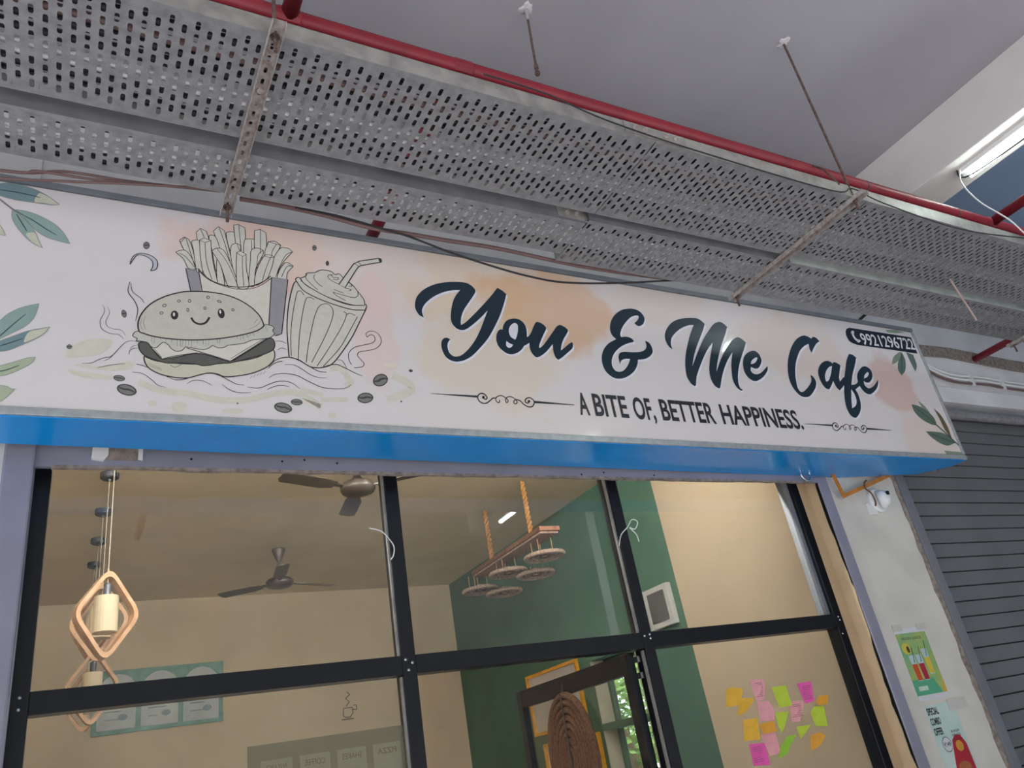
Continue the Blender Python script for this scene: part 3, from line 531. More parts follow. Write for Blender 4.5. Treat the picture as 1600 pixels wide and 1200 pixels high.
ART = """F|you|ink|6|14144,6164c 13917,6282 13763,6578 13761,6897 13909,7332 14298,7787 14903,8190 15590,8444 16229,8567 16730,8599 16988,8499 17180,8309 17219,8144 17083,7905 16740,7422 16404,6947 16206,6545 16108,6162 16108,6005c 16385,6198 16905,6710 17444,7284 18001,7897 18350,8319 18558,8575c 18800,8463 19037,8261c 18808,7674 18442,6894 17990,6122 17513,5412 16972,4803 16459,4300 16031,4026 15629,3894 15295,3918 15027,4108 14888,4487 14891,4839 15005,5074 15208,5174 15403,5107c 15260,4926 15196,4697 15232,4392 15376,4210 15582,4165 15897,4286 16342,4689 16773,5235 17130,5828 17455,6477 17746,7077c 17346,6652 16823,6161 16373,5804 16119,5713 15844,5761 15639,6009 15586,6324 15687,6847 15869,7389 16073,7752 16343,8096c 15932,8018 15377,7813 14815,7468 14337,7026 14119,6674 14080,6441
F|you|halo|5|14205,6057c 13978,6175 13824,6471 13822,6789 13971,7223 14360,7677 14965,8078 15653,8331 16292,8453 16793,8484 17052,8384 17243,8194 17282,8030 17146,7791 16803,7309 16466,6835 16268,6435 16170,6052 16169,5895c 16447,6087 16967,6598 17507,7170 18065,7782 18414,8202 18622,8457c 18864,8345 19101,8143c 18872,7557 18504,6780 18053,6010 17574,5302 17033,4694 16519,4192 16091,3920 15689,3788 15355,3812 15087,4003 14948,4381 14951,4733 15065,4967 15269,5067 15464,5000c 15321,4819 15257,4590 15292,4286 15436,4104 15642,4059 15957,4179 16403,4581 16834,5125 17191,5717 17517,6365 17808,6963c 17409,6539 16885,6050 16434,5694 16181,5604 15905,5652 15701,5900 15648,6214 15749,6736 15931,7278 16135,7640 16406,7982c 15994,7905 15440,7701 14877,7358 14398,6917 14181,6565 14141,6333
F|you|ink|6|18442,6030c 18521,6274 18709,6546 18963,6714 19243,6797 19507,6786 19713,6658 19846,6443 19873,6176 19819,5749c 19990,5884 20145,6094 20380,6510 20515,6703 20645,6771 20889,6712 21059,6577 21120,6447 21087,6365 20870,6027 20640,5654 20487,5369 20430,5181c 20555,5224 20792,5441 21200,5912 21568,6346 21833,6655 22056,6759 22285,6692 22459,6555 22493,6468 22351,6244 22065,5857 21864,5485 21766,5173c 21944,5300 22284,5570 22562,5766c 22626,5687 22598,5527 22500,5361 22180,5094 21794,4786 21494,4585c 21359,4684 21287,5000 21296,5268 21326,5509c 21159,5329 20864,5030 20541,4770 20241,4608 20110,4620 19940,4819 19874,5074 19895,5424c 19728,5303 19559,5209 19367,4982 19104,4768 18746,4627 18455,4644 18224,4784 18043,5003 17971,5272 17986,5496 18053,5727 18179,5930 18304,6020|19231,6518 19066,6439 18889,6245 18795,6005 18800,5779 18884,5620 19089,5512c 19226,5755 19340,6072 19389,6346 19356,6476|18546,5382c 18675,5278 18901,5191c 18805,5069 18662,4987 18539,5021 18487,5145
F|you|halo|5|18505,5917c 18583,6161 18772,6432 19026,6599 19306,6682 19570,6670 19776,6542 19908,6327 19935,6061 19882,5634c 20052,5769 20208,5979 20443,6394 20578,6586 20708,6654 20952,6595 21122,6459 21183,6330 21151,6248 20933,5911 20702,5538 20549,5254 20492,5066c 20617,5110 20854,5326 21263,5795 21631,6228 21896,6536 22120,6640 22349,6573 22523,6436 22557,6348 22414,6126 22128,5740 21927,5368 21828,5057c 22007,5184 22347,5453 22625,5648c 22689,5569 22661,5410 22563,5243 22242,4978 21856,4670 21556,4470c 21421,4570 21349,4884 21358,5152 21389,5393c 21222,5214 20926,4916 20603,4656 20303,4495 20172,4507 20001,4706 19936,4961 19957,5310c 19790,5189 19621,5096 19428,4869 19165,4656 18807,4516 18516,4533 18285,4674 18104,4892 18032,5160 18048,5384 18115,5615 18241,5817 18366,5907
F|ampersand|ink|6|27234,7549c 27489,7757 27669,7981 27636,8092 27415,8072 27047,7898 26636,7546 26264,7131 26038,6764 25992,6590 26032,6489 26316,6546 26574,6538 26762,6464 26854,6320 26754,6241 26413,6135 25942,5915 25505,5608 25160,5244 24972,4901 24913,4574 25019,4310 25247,4231 25569,4315 25891,4575 26124,4876 26266,5115c 25927,5090 25641,4968 25481,4744c 25486,4952 25496,5186 25663,5437 25997,5543 26573,5580 27117,5662 27477,5821 27685,6085 27683,6449c 27943,6332 28057,6077 28042,5785 27843,5523 27486,5295 27195,5195 26812,5132c 26705,4840 26414,4440 26023,4127 25611,3908 25184,3799 24798,3837 24467,4078 24310,4425 24299,4833 24407,5212 24654,5609 25047,5980 25626,6307c 25431,6499 25362,6826 25463,7224 25699,7644 26086,8041 26586,8349 27103,8496 27538,8517 27880,8387 28053,8133 28071,7908 27870,7581 27606,7409 27389,7396
F|ampersand|halo|5|27299,7422c 27554,7628 27735,7852 27701,7963 27481,7943 27113,7770 26701,7420 26329,7006 26102,6639 26056,6465 26096,6365 26380,6422 26638,6413 26827,6339 26918,6195 26818,6116 26477,6011 26006,5792 25569,5486 25223,5123 25035,4781 24976,4454 25082,4191 25310,4112 25632,4195 25954,4455 26188,4755 26329,4993c 25990,4968 25704,4847 25545,4623c 25549,4832 25560,5065 25727,5315 26061,5420 26637,5457 27181,5538 27542,5696 27750,5959 27747,6323c 28008,6206 28122,5951 28106,5659 27907,5398 27550,5171 27258,5071 26876,5010c 26768,4718 26477,4318 26086,4007 25674,3789 25246,3680 24861,3719 24530,3960 24372,4307 24361,4714 24470,5092 24717,5488 25110,5858 25690,6184c 25495,6376 25426,6702 25528,7100 25764,7519 26151,7914 26652,8221 27169,8368 27604,8387 27946,8257 28119,8003 28136,7779 27935,7453 27671,7281 27454,7268
F|me|ink|6|29593,6071c 29369,6244 29237,6625 29305,7032 29577,7467 30125,7970 30796,8290 31549,8468 32218,8531 32482,8433 32745,8204c 32518,7833 32070,7208 31537,6484 31058,5731 30757,5109c 31142,5640 31760,6458 32359,7191 32998,7841 33521,8303 34023,8512 34312,8458 34587,8225c 34194,7618 33653,6873 33186,6153 32790,5455 32538,4907c 32943,5470 33478,6133 34152,6825 34697,7307 35195,7556 35512,7481 35789,7246c 35458,6759 34951,6079 34519,5419 34201,4782 34057,4270 34088,3950 34248,3849c 34086,3786 33819,3953 33681,4387 33767,4944 33967,5570 34353,6405c 33801,5859 33262,5199 32875,4615 32453,3844c 32320,3794 32060,3958 31920,4384 32000,4981 32339,5762 32699,6459 32937,6922c 32392,6425 31814,5759 31245,5009 30856,4437 30601,3838c 30475,3795 30249,3953 30107,4371 30169,4907 30314,5409 30604,6081 31145,7048 31483,7550 31795,8004c 31372,7924 30770,7667 30196,7290 29761,6886 29596,6567 29557,6314
F|me|halo|5|29657,5943c 29434,6116 29302,6496 29370,6902 29642,7337 30190,7838 30862,8156 31616,8333 32284,8395 32549,8297 32811,8067c 32584,7698 32136,7075 31602,6352 31122,5601 30821,4981c 31206,5511 31825,6326 32425,7057 33064,7705 33588,8166 34090,8374 34379,8320 34654,8086c 34261,7481 33719,6738 33251,6020 32855,5324 32603,4777c 33008,5338 33543,5999 34218,6690 34764,7170 35261,7418 35578,7343 35855,7108c 35524,6622 35017,5943 34584,5286 34266,4650 34122,4139 34152,3819 34312,3718c 34150,3656 33883,3823 33746,4256 33832,4812 34032,5437 34419,6270c 33866,5726 33327,5067 32939,4485 32517,3715c 32384,3666 32124,3830 31984,4256 32064,4851 32404,5631 32764,6326 33003,6788c 32457,6293 31879,5628 31309,4880 30920,4310 30664,3713c 30538,3669 30312,3827 30171,4245 30233,4780 30378,5281 30669,5952 31211,6916 31549,7417 31862,7869c 31438,7790 30836,7535 30262,7159 29826,6756 29661,6438 29622,6186
F|me|ink|6|35544,5517c 35440,5250 35584,5058 35887,5034 36255,5171 36693,5470 37027,5711c 36937,5441 36607,5099 36161,4777 35635,4553 35270,4573 34989,4801 34863,5197 34949,5666 35177,6102 35561,6455 36096,6696 36413,6693 36642,6463 36675,6097 36458,5761 36164,5498 35849,5417|35636,5707c 35722,5897 36080,6168 36366,6250 36257,6055 35974,5818
F|me|halo|5|35609,5382c 35505,5115 35648,4924 35952,4899 36320,5035 36758,5333 37092,5573c 37002,5304 36672,4963 36226,4642 35699,4419 35335,4439 35054,4668 34928,5063 35014,5531 35242,5966 35627,6318 36162,6558 36479,6555 36708,6325 36741,5959 36524,5624 36229,5362 35914,5281
F|cafe|ink|6|41646,7137c 41568,7380 41649,7812c 41234,7644 40594,7215 40012,6564 39594,5942 39308,5284 39162,4706 39131,4310 39288,4099 39611,4180 40233,4596 40636,5000 40748,5442c 40976,5260 41043,4920 40774,4498 40282,4063 39882,3820 39418,3747 39039,3858 38727,4278 38610,4828 38715,5402 38958,6053 39356,6730 39982,7505 40683,8094 41431,8425 41870,8386 42104,8260c 42348,8424 42639,8384 42854,8144c 42415,7898 41956,7483
F|cafe|halo|5|41713,6990c 41634,7234 41716,7664c 41300,7498 40661,7070 40079,6421 39660,5800 39373,5145 39227,4567 39196,4172 39353,3961 39676,4042 40298,4456 40701,4859 40814,5300c 41042,5118 41108,4778 40840,4357 40347,3924 39947,3682 39482,3610 39104,3721 38791,4141 38675,4690 38780,5262 39024,5912 39423,6588 40049,7360 40750,7948 41499,8277 41937,8237 42171,8111c 42415,8274 42706,8234 42921,7995c 42482,7750 42023,7336
F|cafe|ink|6|43336,6480c 43526,6631 43818,6588 44056,6429 43829,6047 43473,5478 43422,5167c 43810,5448 44190,5660c 43841,5037c 43532,4806 43067,4489c 42885,4666 42792,4950 42744,5168c 42484,4866 42083,4504c 41765,4548 41558,4905 41509,5365 41629,5784 41987,6230 42478,6546 42920,6668 43207,6618|43203,6317c 42850,6194 42421,5857 42099,5417 42069,5064 42380,5207 42814,5716
F|cafe|halo|5|43402,6333c 43592,6483 43884,6439 44122,6281 43895,5899 43539,5332 43488,5022c 43876,5302 44256,5513c 43907,4891c 43597,4661 43132,4345c 42950,4523 42857,4806 42809,5024c 42549,4723 42148,4362c 41830,4406 41623,4763 41575,5222 41695,5640 42053,6085 42544,6399 42987,6520 43273,6470
F|cafe|ink|6|45453,7471c 45827,7405 46066,7230c 45645,6644 45002,5853 44461,5017c 44897,5094 45301,5337c 45293,5008c 44692,4692c 44794,4346 44728,3757 44505,3278 44106,2852 43611,2567 43238,2742 43116,3188 43211,3766 43518,4541 44029,5527 44440,6164 44915,6879|44280,4689c 44423,4318 44381,3849 44116,3483 43648,3251c 43883,3871
F|cafe|halo|5|45520,7319c 45893,7252 46132,7078c 45711,6493 45068,5704 44526,4871c 44963,4947 45367,5189c 45358,4860c 44758,4546c 44859,4201 44793,3612 44570,3135 44170,2710 43675,2426 43302,2602 43180,3047 43276,3624 43583,4397 44095,5380 44506,6015 44981,6729
F|cafe|ink|6|45884,5417c 45857,5083 46167,4898 46781,5129 47490,5645c 47231,5196 46768,4795 46097,4456 45633,4498 45338,4862 45269,5275 45418,5769 45766,6165 46379,6561 46814,6602 47115,6383 47093,5979 46775,5584 46409,5358 46109,5333|46026,5611c 46243,5903 46673,6175 46769,6073 46478,5802
F|cafe|halo|5|45950,5268c 45922,4935 46232,4750 46847,4979 47556,5494c 47297,5045 46834,4646 46162,4309 45698,4352 45404,4715 45335,5127 45484,5620 45832,6015 46445,6409 46880,6450 47181,6230 47159,5828 46841,5433 46475,5209 46175,5184
F|flourish.1|ink2|5|14015,2081c 16394,2145c 16377,2032c 14012,2061c
F|flourish.1|ink2|5|19552,2089c 21906,2039c 21898,2006c 19527,1956c
S|flourish.1|ink2|5|59|0|0|16721,2113 16743,2023 16837,1969 16921,2077 16819,2243 16617,2269 16442,2128 16437,1925 16568,1783 16794,1758 17021,1890 17229,2058 17374,2084
S|flourish.1|ink2|5|47|0|0|17586,2007 17564,1877 17457,1860 17381,1967 17451,2136 17704,2237 17951,2136 18058,1989 17986,1881 17923,1913 17939,2068 18065,2186 18283,2213 18477,2097 18557,1946 18459,1846 18364,1881 18384,1997 18501,2083
S|flourish.1|ink2|5|62|0|0|18501,2083 18735,2037 18915,1841 19166,1728 19395,1785 19532,2014 19421,2206 19205,2228 19031,2084 19045,1954 19180,1948 19241,2067
F|flourish.1|ink2|5|16798,2078 16785,2042 16760,2012 16729,1994 16697,1991 16670,2005 16654,2033 16653,2067 16665,2104 16690,2134 16722,2152 16754,2154 16780,2141 16796,2113
F|flourish.1|ink2|5|19312,2041 19298,2008 19272,1981 19238,1964 19204,1962 19176,1974 19159,1998 19157,2030 19171,2063 19197,2090 19231,2107 19266,2109 19294,2097 19311,2073
F|flourish.2|ink2|5|38577,1896c 41114,1967c 41058,1851c 38568,1875c
F|flourish.2|ink2|5|44389,1918c 46793,1872c 46775,1839c 44319,1782c
S|flourish.2|ink2|5|61|0|0|41447,1935 41440,1843 41521,1788 41645,1898 41592,2068 41389,2094 41159,1950 41086,1742 41176,1597 41406,1572 41687,1708 41961,1880 42122,1907
S|flourish.2|ink2|5|48|0|0|42318,1829 42252,1697 42134,1678 42090,1787 42219,1960 42517,2064 42741,1962 42804,1812 42694,1702 42638,1734 42707,1892 42877,2013 43113,2040 43276,1922 43310,1770 43175,1668 43087,1703 43146,1820 43297,1908
S|flourish.2|ink2|5|64|0|0|43297,1908 43525,1862 43647,1664 43869,1550 44126,1608 44344,1841 44292,2036 44076,2057 43848,1911 43819,1779 43957,1773 44060,1894
F|flourish.2|ink2|5|41516,1899 41491,1863 41455,1832 41415,1813 41381,1811 41358,1825 41350,1852 41360,1888 41385,1925 41421,1956 41460,1975 41495,1977 41518,1963 41526,1935
F|flourish.2|ink2|5|44125,1868 44100,1834 44063,1807 44023,1790 43987,1788 43961,1800 43952,1824 43961,1856 43986,1890 44022,1917 44063,1934 44099,1937 44124,1925 44134,1900
F|badge|badge|4|46620,9670c 46278,9548 46023,9289 45923,8885 46089,8485 46699,8310c 53392,8317c 53417,9699c
S|badge|white|6|222|0|0|46740,9347 46689,9044 46790,8791 47057,8635
F|badge|white|6|46923,9330 46873,9263 46798,9207 46713,9170 46634,9160 46577,9180 46554,9225 46568,9287 46618,9353 46693,9410 46779,9447 46858,9457 46915,9437 46938,9392
F|badge|white|6|47260,8678 47211,8621 47132,8571 47037,8537 46947,8527 46876,8541 46843,8579 46850,8630 46898,8687 46976,8737 47072,8771 47162,8782 47234,8767 47267,8730
F|leaves.1|sage|1|51027,4327c 51479,4054 51837,3510 52073,2772 52037,2491 51540,3022 51243,3661
F|leaves.2|green|2|50150,3983c 50852,3917 51610,3590 52110,3056 52096,2475c 51387,2549 50637,2877 50145,3404
S|leaves.2|leafdark|3|92|0|0|50373,3792 51150,3279 51954,2579
F|leaves.3|brownleaf|1|52523,3838c 53017,3393 53274,2462 53165,1525c 52799,2157 52687,3089
F|leaves.4|green|2|50522,1971c 51587,1987 52617,1870 53415,1258c 52333,985 51494,1178 50809,1602
S|leaves.4|leafdark|3|92|0|0|51062,1796 52235,1484 53330,1236
F|leaves.5|sage|2|51681,607c 52619,568 53717,534 53937,331c 52866,305 51902,309
S|leaves.90|leafdark|3|133|0|0|52049,2510 52595,2054 53290,1391 53903,816
F|leaves.6|sage|2|51229,8220c 50346,7747 49824,7102 50542,7369 51247,7839 51505,8219
F|leaves.7|green|2|51523,8251c 50555,7272 50231,6651 50385,6255c 51064,6728 51548,7569
S|leaves.7|leafdark|3|95|0|0|51413,8058 50514,6481
F|leaves.8|green|2|52042,8306c 52089,7423 52205,6715c 52678,7279 52797,8152c
F|leaves.9|sage|2|50717,10018c 51960,10130 52896,10035c 51809,9862c 50816,9824
F|leaves.10|teal|2|-3942,9671c -3722,9931 -3533,10027 -3217,10132 -2784,10125 -2310,10012 -1847,9779 -1427,9456c -1684,9378 -2253,9361 -2964,9345 -3472,9430 -3731,9536
S|leaves.10|leafline|4|28|1|0|-3942,9671c -3722,9931 -3533,10027 -3217,10132 -2784,10125 -2310,10012 -1847,9779 -1427,9456c -1684,9378 -2253,9361 -2964,9345 -3472,9430 -3731,9536
S|leaves.10|leafdark|4|48|0|1|-3750,9718 -3001,9731 -2489,9702 -2124,9656
F|leaves.10|yellowleaf|3|-2192,9849 -1982,9823 -1762,9703 -1439,9435c -1687,9416 -2051,9408 -2310,9423
F|leaves.11|tealp|2|-2895,8879c -2465,8864 -1992,8709 -1559,8468 -1249,8163 -1042,7836 -934,7601c -1288,7660 -1681,7746 -2027,7930 -2360,8262 -2646,8640
S|leaves.11|leafline|4|28|1|0|-2895,8879c -2465,8864 -1992,8709 -1559,8468 -1249,8163 -1042,7836 -934,7601c -1288,7660 -1681,7746 -2027,7930 -2360,8262 -2646,8640
S|leaves.11|leafdark|4|47|0|1|-2649,8676 -2252,8468 -1845,8187 -1413,7927
F|leaves.12|tealp|2|-3013,8815c -2963,8424 -2764,8031 -2425,7597 -2102,7338 -1841,7228c -1994,7539 -2124,7874 -2360,8262 -2667,8598 -2888,8807c
S|leaves.12|leafline|4|27|1|0|-3013,8815c -2963,8424 -2764,8031 -2425,7597 -2102,7338 -1841,7228c -1994,7539 -2124,7874 -2360,8262 -2667,8598 -2888,8807c
S|leaves.12|leafdark|4|46|0|1|-2849,8668 -2610,8245 -2429,7920
F|leaves.12|yellowleaf|3|-2443,7791 -2176,7899 -2055,7671 -1868,7248c -2105,7374 -2294,7533
F|leaves.13|yellowleaf|2|-3719,8045c -3488,8148 -3329,8021 -3181,7765 -3100,7568c -3284,7584 -3486,7667
S|leaves.13|leafline|4|26|1|0|-3719,8045c -3488,8148 -3329,8021 -3181,7765 -3100,7568c -3284,7584 -3486,7667
S|leaves.91|stem|4|77|0|0|-4097,9522 -3719,9427 -3454,9249 -3210,9047 -2914,8819 -2649,8676
F|leaves.14|tealp|2|-3334,2926c -3098,3437 -2895,3769 -2633,4135 -2294,4412 -1940,4590 -1745,4670c -1792,4313 -1885,3964 -2127,3599 -2462,3311 -2818,3006 -3027,2762
S|leaves.14|leafline|4|26|1|0|-3334,2926c -3098,3437 -2895,3769 -2633,4135 -2294,4412 -1940,4590 -1745,4670c -1792,4313 -1885,3964 -2127,3599 -2462,3311 -2818,3006 -3027,2762
S|leaves.14|leafdark|4|42|0|1|-2981,2887 -2830,3125 -2494,3635 -2118,4163
F|leaves.15|teal|2|-3296,2574c -3027,2762 -2810,2927 -2391,3198 -1962,3455 -1605,3590 -1304,3703c -1465,3391 -1748,3110 -2146,2821 -2481,2583 -2765,2485 -2994,2449
S|leaves.15|leafline|4|25|1|0|-3296,2574c -3027,2762 -2810,2927 -2391,3198 -1962,3455 -1605,3590 -1304,3703c -1465,3391 -1748,3110 -2146,2821 -2481,2583 -2765,2485 -2994,2449
S|leaves.15|leafdark|4|41|0|1|-2957,2651 -2621,2808 -2112,3109
F|leaves.15|yellowleaf|3|-1957,3393 -1603,3561 -1327,3679c -1495,3387 -1780,3127 -2068,2951
F|leaves.16|sagep|2|-3200,1688c -2929,1830 -2706,1909 -2287,2107 -1918,2303 -1653,2370c -1752,2120 -2111,1809 -2441,1584 -2664,1498 -2893,1486
S|leaves.16|leafline|4|24|1|0|-3200,1688c -2929,1830 -2706,1909 -2287,2107 -1918,2303 -1653,2370c -1752,2120 -2111,1809 -2441,1584 -2664,1498 -2893,1486
S|leaves.16|leafdark|4|40|0|1|-2852,1643 -2516,1752 -2127,1985
F|leaves.17|sagep|2|-3114,898c -2853,1108 -2627,1134 -2422,1104 -2298,1019 -2169,1029c -2356,729 -2561,489 -2775,362
S|leaves.17|leafline|4|23|1|0|-3114,898c -2853,1108 -2627,1134 -2422,1104 -2298,1019 -2169,1029c -2356,729 -2561,489 -2775,362
S|leaves.92|stem|4|60|0|0|-3446,872 -3355,1559 -3296,2574 -3277,2932
F|beans.1|beandark|3|7629,840 7570,748 7452,687 7297,669 7137,698 7002,766 6920,862 6905,966 6961,1058 7078,1120 7233,1139 7394,1111 7531,1042 7614,946
F|beans.1|beanlight|4|7570,851 7523,777 7424,729 7294,716 7159,739 7046,795 6975,873 6962,956 7009,1029 7107,1078 7236,1092 7372,1069 7486,1013 7558,935
S|beans.1|beandark|5|77|0|1|6966,991 7157,922 7344,918 7569,827
F|beans.2|beandark|3|8085,1197 8053,1132 7980,1082 7877,1054 7768,1056 7672,1085 7609,1137 7591,1201 7621,1265 7695,1315 7797,1343 7907,1342 8003,1313 8067,1261
F|beans.2|beanlight|4|8045,1197 8019,1146 7957,1105 7872,1083 7779,1084 7699,1108 7646,1149 7630,1200 7656,1251 7717,1292 7802,1314 7895,1314 7976,1290 8030,1249
S|beans.2|beandark|5|50|0|1|7630,1223 7763,1199 7888,1216 8046,1182
F|beans.3|beandark|3|11218,1668 11180,1550 11076,1446 10928,1376 10765,1352 10620,1381 10521,1455 10486,1560 10522,1677 10624,1781 10771,1853 10935,1878 11082,1850 11183,1775
F|beans.3|beanlight|4|11159,1659 11127,1565 11040,1481 10916,1424 10779,1404 10657,1426 10573,1485 10543,1569 10575,1663 10660,1747 10784,1805 10921,1826 11045,1804 11129,1744
S|beans.3|beandark|5|90|0|1|10540,1607 10740,1598 10923,1656 11162,1634
F|beans.4|beandark|3|11981,2720 11977,2581 11903,2438 11775,2319 11618,2248 11463,2238 11340,2290 11274,2394 11277,2531 11349,2674 11476,2793 11633,2867 11790,2879 11915,2826
F|beans.4|beanlight|4|11924,2694 11920,2582 11856,2466 11748,2368 11616,2308 11486,2297 11385,2337 11330,2420 11334,2530 11396,2646 11502,2745 11635,2806 11766,2818 11869,2778
S|beans.4|beandark|5|106|0|1|11316,2461 11520,2508 11687,2623 11935,2667
F|beans.5|beandark|3|13238,3165 13220,3133 13187,3109 13146,3098 13105,3102 13072,3120 13054,3149 13053,3183 13071,3215 13104,3239 13145,3250 13186,3246 13219,3228 13238,3199
F|beans.6|beandark|3|12558,1551 12552,1534 12541,1520 12525,1512 12509,1510 12495,1517 12486,1529 12484,1546 12489,1563 12501,1577 12516,1585 12533,1587 12547,1580 12556,1568
F|beans.7|beandark|3|1337,1728 1314,1673 1256,1632 1175,1614 1088,1622 1010,1654 959,1704 942,1763 965,1818 1022,1859 1103,1877 1191,1869 1269,1837 1321,1786
F|beans.7|beanlight|4|1306,1731 1286,1687 1238,1654 1170,1640 1096,1647 1031,1673 987,1713 974,1760 993,1804 1041,1837 1108,1851 1182,1844 1248,1818 1292,1778
S|beans.7|beandark|5|42|0|1|973,1780 1080,1751 1180,1758 1307,1717
F|beans.8|beandark|3|1760,1193 1710,1100 1603,1042 1461,1028 1311,1063 1183,1138 1101,1239 1083,1346 1131,1439 1236,1499 1379,1513 1530,1479 1659,1404 1742,1301
F|beans.8|beanlight|4|1705,1205 1664,1131 1575,1085 1455,1076 1329,1105 1221,1166 1153,1248 1136,1334 1176,1408 1264,1455 1384,1465 1511,1437 1620,1375 1689,1292
S|beans.8|beandark|5|76|0|1|1138,1370 1318,1293 1492,1282 1705,1181
F|beans.9|beandark|3|1250,4661 1260,4583 1250,4512 1223,4463 1185,4445 1142,4462 1103,4510 1076,4579 1066,4658 1076,4729 1102,4778 1141,4796 1184,4779 1223,4731
F|beans.9|beanlight|4|1236,4654 1243,4591 1235,4534 1212,4494 1179,4479 1144,4492 1112,4530 1090,4586 1083,4649 1091,4706 1114,4746 1146,4761 1182,4748 1214,4710
S|beans.9|beandark|5|57|0|1|1083,4611 1137,4608 1175,4649 1241,4637
F|beans.10|beandark|3|-514,2934 -521,2890 -544,2853 -581,2830 -623,2825 -662,2840 -691,2871 -704,2913 -697,2956 -674,2994 -637,3017 -595,3022 -556,3007 -527,2975
F|beans.10|beanlight|4|-529,2932 -535,2897 -555,2867 -586,2848 -621,2844 -654,2856 -678,2881 -689,2914 -683,2950 -663,2979 -633,2998 -597,3002 -564,2991 -540,2966
S|beans.10|beandark|5|31|0|1|-691,2929 -637,2920 -591,2937 -528,2922
F|beans.11|beandark|3|1967,8084 1957,8000 1925,7929 1876,7883 1820,7872 1769,7899 1731,7957 1716,8035 1725,8119 1757,8190 1806,8237 1862,8248 1914,8221 1951,8163
F|beans.11|beanlight|4|1946,8080 1938,8013 1911,7955 1870,7918 1823,7909 1780,7930 1749,7977 1736,8039 1744,8106 1771,8164 1812,8201 1859,8210 1902,8189 1934,8143
S|beans.11|beandark|5|58|0|1|1733,8067 1803,8052 1865,8087 1949,8061
F|beans.12|beandark|3|9083,9320 9069,9249 9037,9188 8994,9150 8946,9141 8906,9164 8880,9213 8873,9280 8886,9351 8918,9412 8961,9451 9009,9460 9049,9438 9076,9388
F|beans.12|beanlight|4|9066,9317 9055,9260 9028,9211 8991,9180 8952,9172 8918,9190 8895,9230 8889,9283 8901,9340 8927,9390 8964,9421 9003,9429 9038,9411 9060,9371
S|beans.12|beandark|5|52|0|1|8889,9307 8946,9294 8999,9323 9066,9301
F|beans.13|beandark|3|9626,8539 9614,8479 9590,8427 9556,8395 9521,8389 9491,8409 9472,8454 9467,8511 9478,8571 9503,8624 9536,8656 9571,8662 9602,8641 9621,8597
F|beans.14|beandark|3|5494,981 5491,967 5480,954 5466,947 5451,946 5436,951 5426,962 5423,976 5427,990 5437,1002 5451,1010 5467,1011 5481,1005 5491,995
F|beans.15|beandark|3|12565,1558 12559,1542 12545,1529 12527,1520 12508,1519 12491,1525 12480,1537 12477,1552 12483,1568 12496,1582 12515,1591 12534,1592 12551,1586 12562,1574
F|burger|moon|2|1263,6998c 1348,7380 1580,7607 1928,7616 2215,7445 2308,7183 2233,6911 2041,6814c 2123,7058 2079,7327 1827,7514 1515,7503
S|burger|line|3|36|1|0|1263,6998c 1348,7380 1580,7607 1928,7616 2215,7445 2308,7183 2233,6911 2041,6814c 2123,7058 2079,7327 1827,7514 1515,7503
F|wash|wash|1|-692,2639 -504,2953 -100,3278 355,3406 768,3379 821,3214 646,2930 341,2674 -192,2527 -678,2459
F|wash|wash|1|-366,2200 542,2215 1259,2470 1555,2499 1539,2198 841,2041 -20,2070
F|wash|wash|1|-598,1943 -9,1908 912,1809 862,1659 7,1658 -391,1766
S|wash|wash|1|276|0|0|1830,1630 2619,1336 3619,1293 4441,1111 5638,1115 6665,1440 7728,1648 8869,1083
F|wash|wash|1|3576,690 3550,585 3474,498 3363,446 3240,438 3128,476 3050,553 3020,653 3045,757 3119,845 3230,898 3353,907 3467,869 3546,791
F|wash|wash|1|5706,667 5663,614 5544,568 5374,535 5185,524 5017,535 4901,567 4860,613 4901,665 5017,712 5186,744 5375,757 5545,746 5664,714
F|wash|wash|1|9481,691 9462,630 9415,579 9349,549 9278,545 9216,567 9175,613 9162,671 9182,732 9228,783 9293,814 9365,818 9428,795 9469,749
F|wash|wash|1|2468,773 2454,718 2413,672 2352,643 2284,639 2221,659 2177,699 2160,752 2173,806 2214,853 2275,882 2343,886 2407,867 2451,826
S|wash|wash|1|366|0|0|12235,2843 12813,2599 13111,2329 12845,2015 12316,1783 11846,1606
S|wash|wash|1|228|0|0|8860,1383 10040,1467
S|wash|wash2|1|221|0|0|8081,1292 8844,1075
S|wash|wash|1|291|0|0|9363,2919 9838,2964 10228,2333 9998,2125
S|wash|wash|1|221|0|0|8023,1828 8425,1724 8954,1604
F|wash|wash2|1|12472,3385 12424,3316 12302,3252 12131,3208 11946,3190 11782,3203 11672,3244 11636,3305 11683,3373 11803,3437 11972,3482 12159,3500 12325,3488 12437,3447
F|fries|grey|2|3394,7165c 3894,7243c 4061,5909c 3649,5846c
S|fries|line|9|39|0|0|3613,6028c 3394,7165c 3894,7243c 4059,6097c
F|fries|cream|3|4493,9359c 4704,9643c 4953,9454c 5304,7709 5442,7114 5197,7073 4778,8327
S|fries|line|3.1|30|1|0|4493,9359c 4704,9643c 4953,9454c 5304,7709 5442,7114 5197,7073 4778,8327
F|fries|cream|3.2|3783,9145c 3952,9385c 4196,9276c 4286,8953 4431,8173 3951,8083
S|fries|line|3.3|30|1|0|3783,9145c 3952,9385c 4196,9276c 4286,8953 4431,8173 3951,8083
F|fries|cream|3.4|4303,9024 4495,9122 4636,8932 4778,8327 4781,7265 4608,7235 4430,8351
S|fries|line|3.5|30|1|0|4303,9024 4495,9122 4636,8932 4778,8327 4781,7265 4608,7235 4430,8351
F|fries|cream|3.7|5025,9330 5204,9459 5383,9427 5524,8786 5555,8111 5201,8407
S|fries|line|3.8|31|1|0|5025,9330 5204,9459 5383,9427 5524,8786 5555,8111 5201,8407
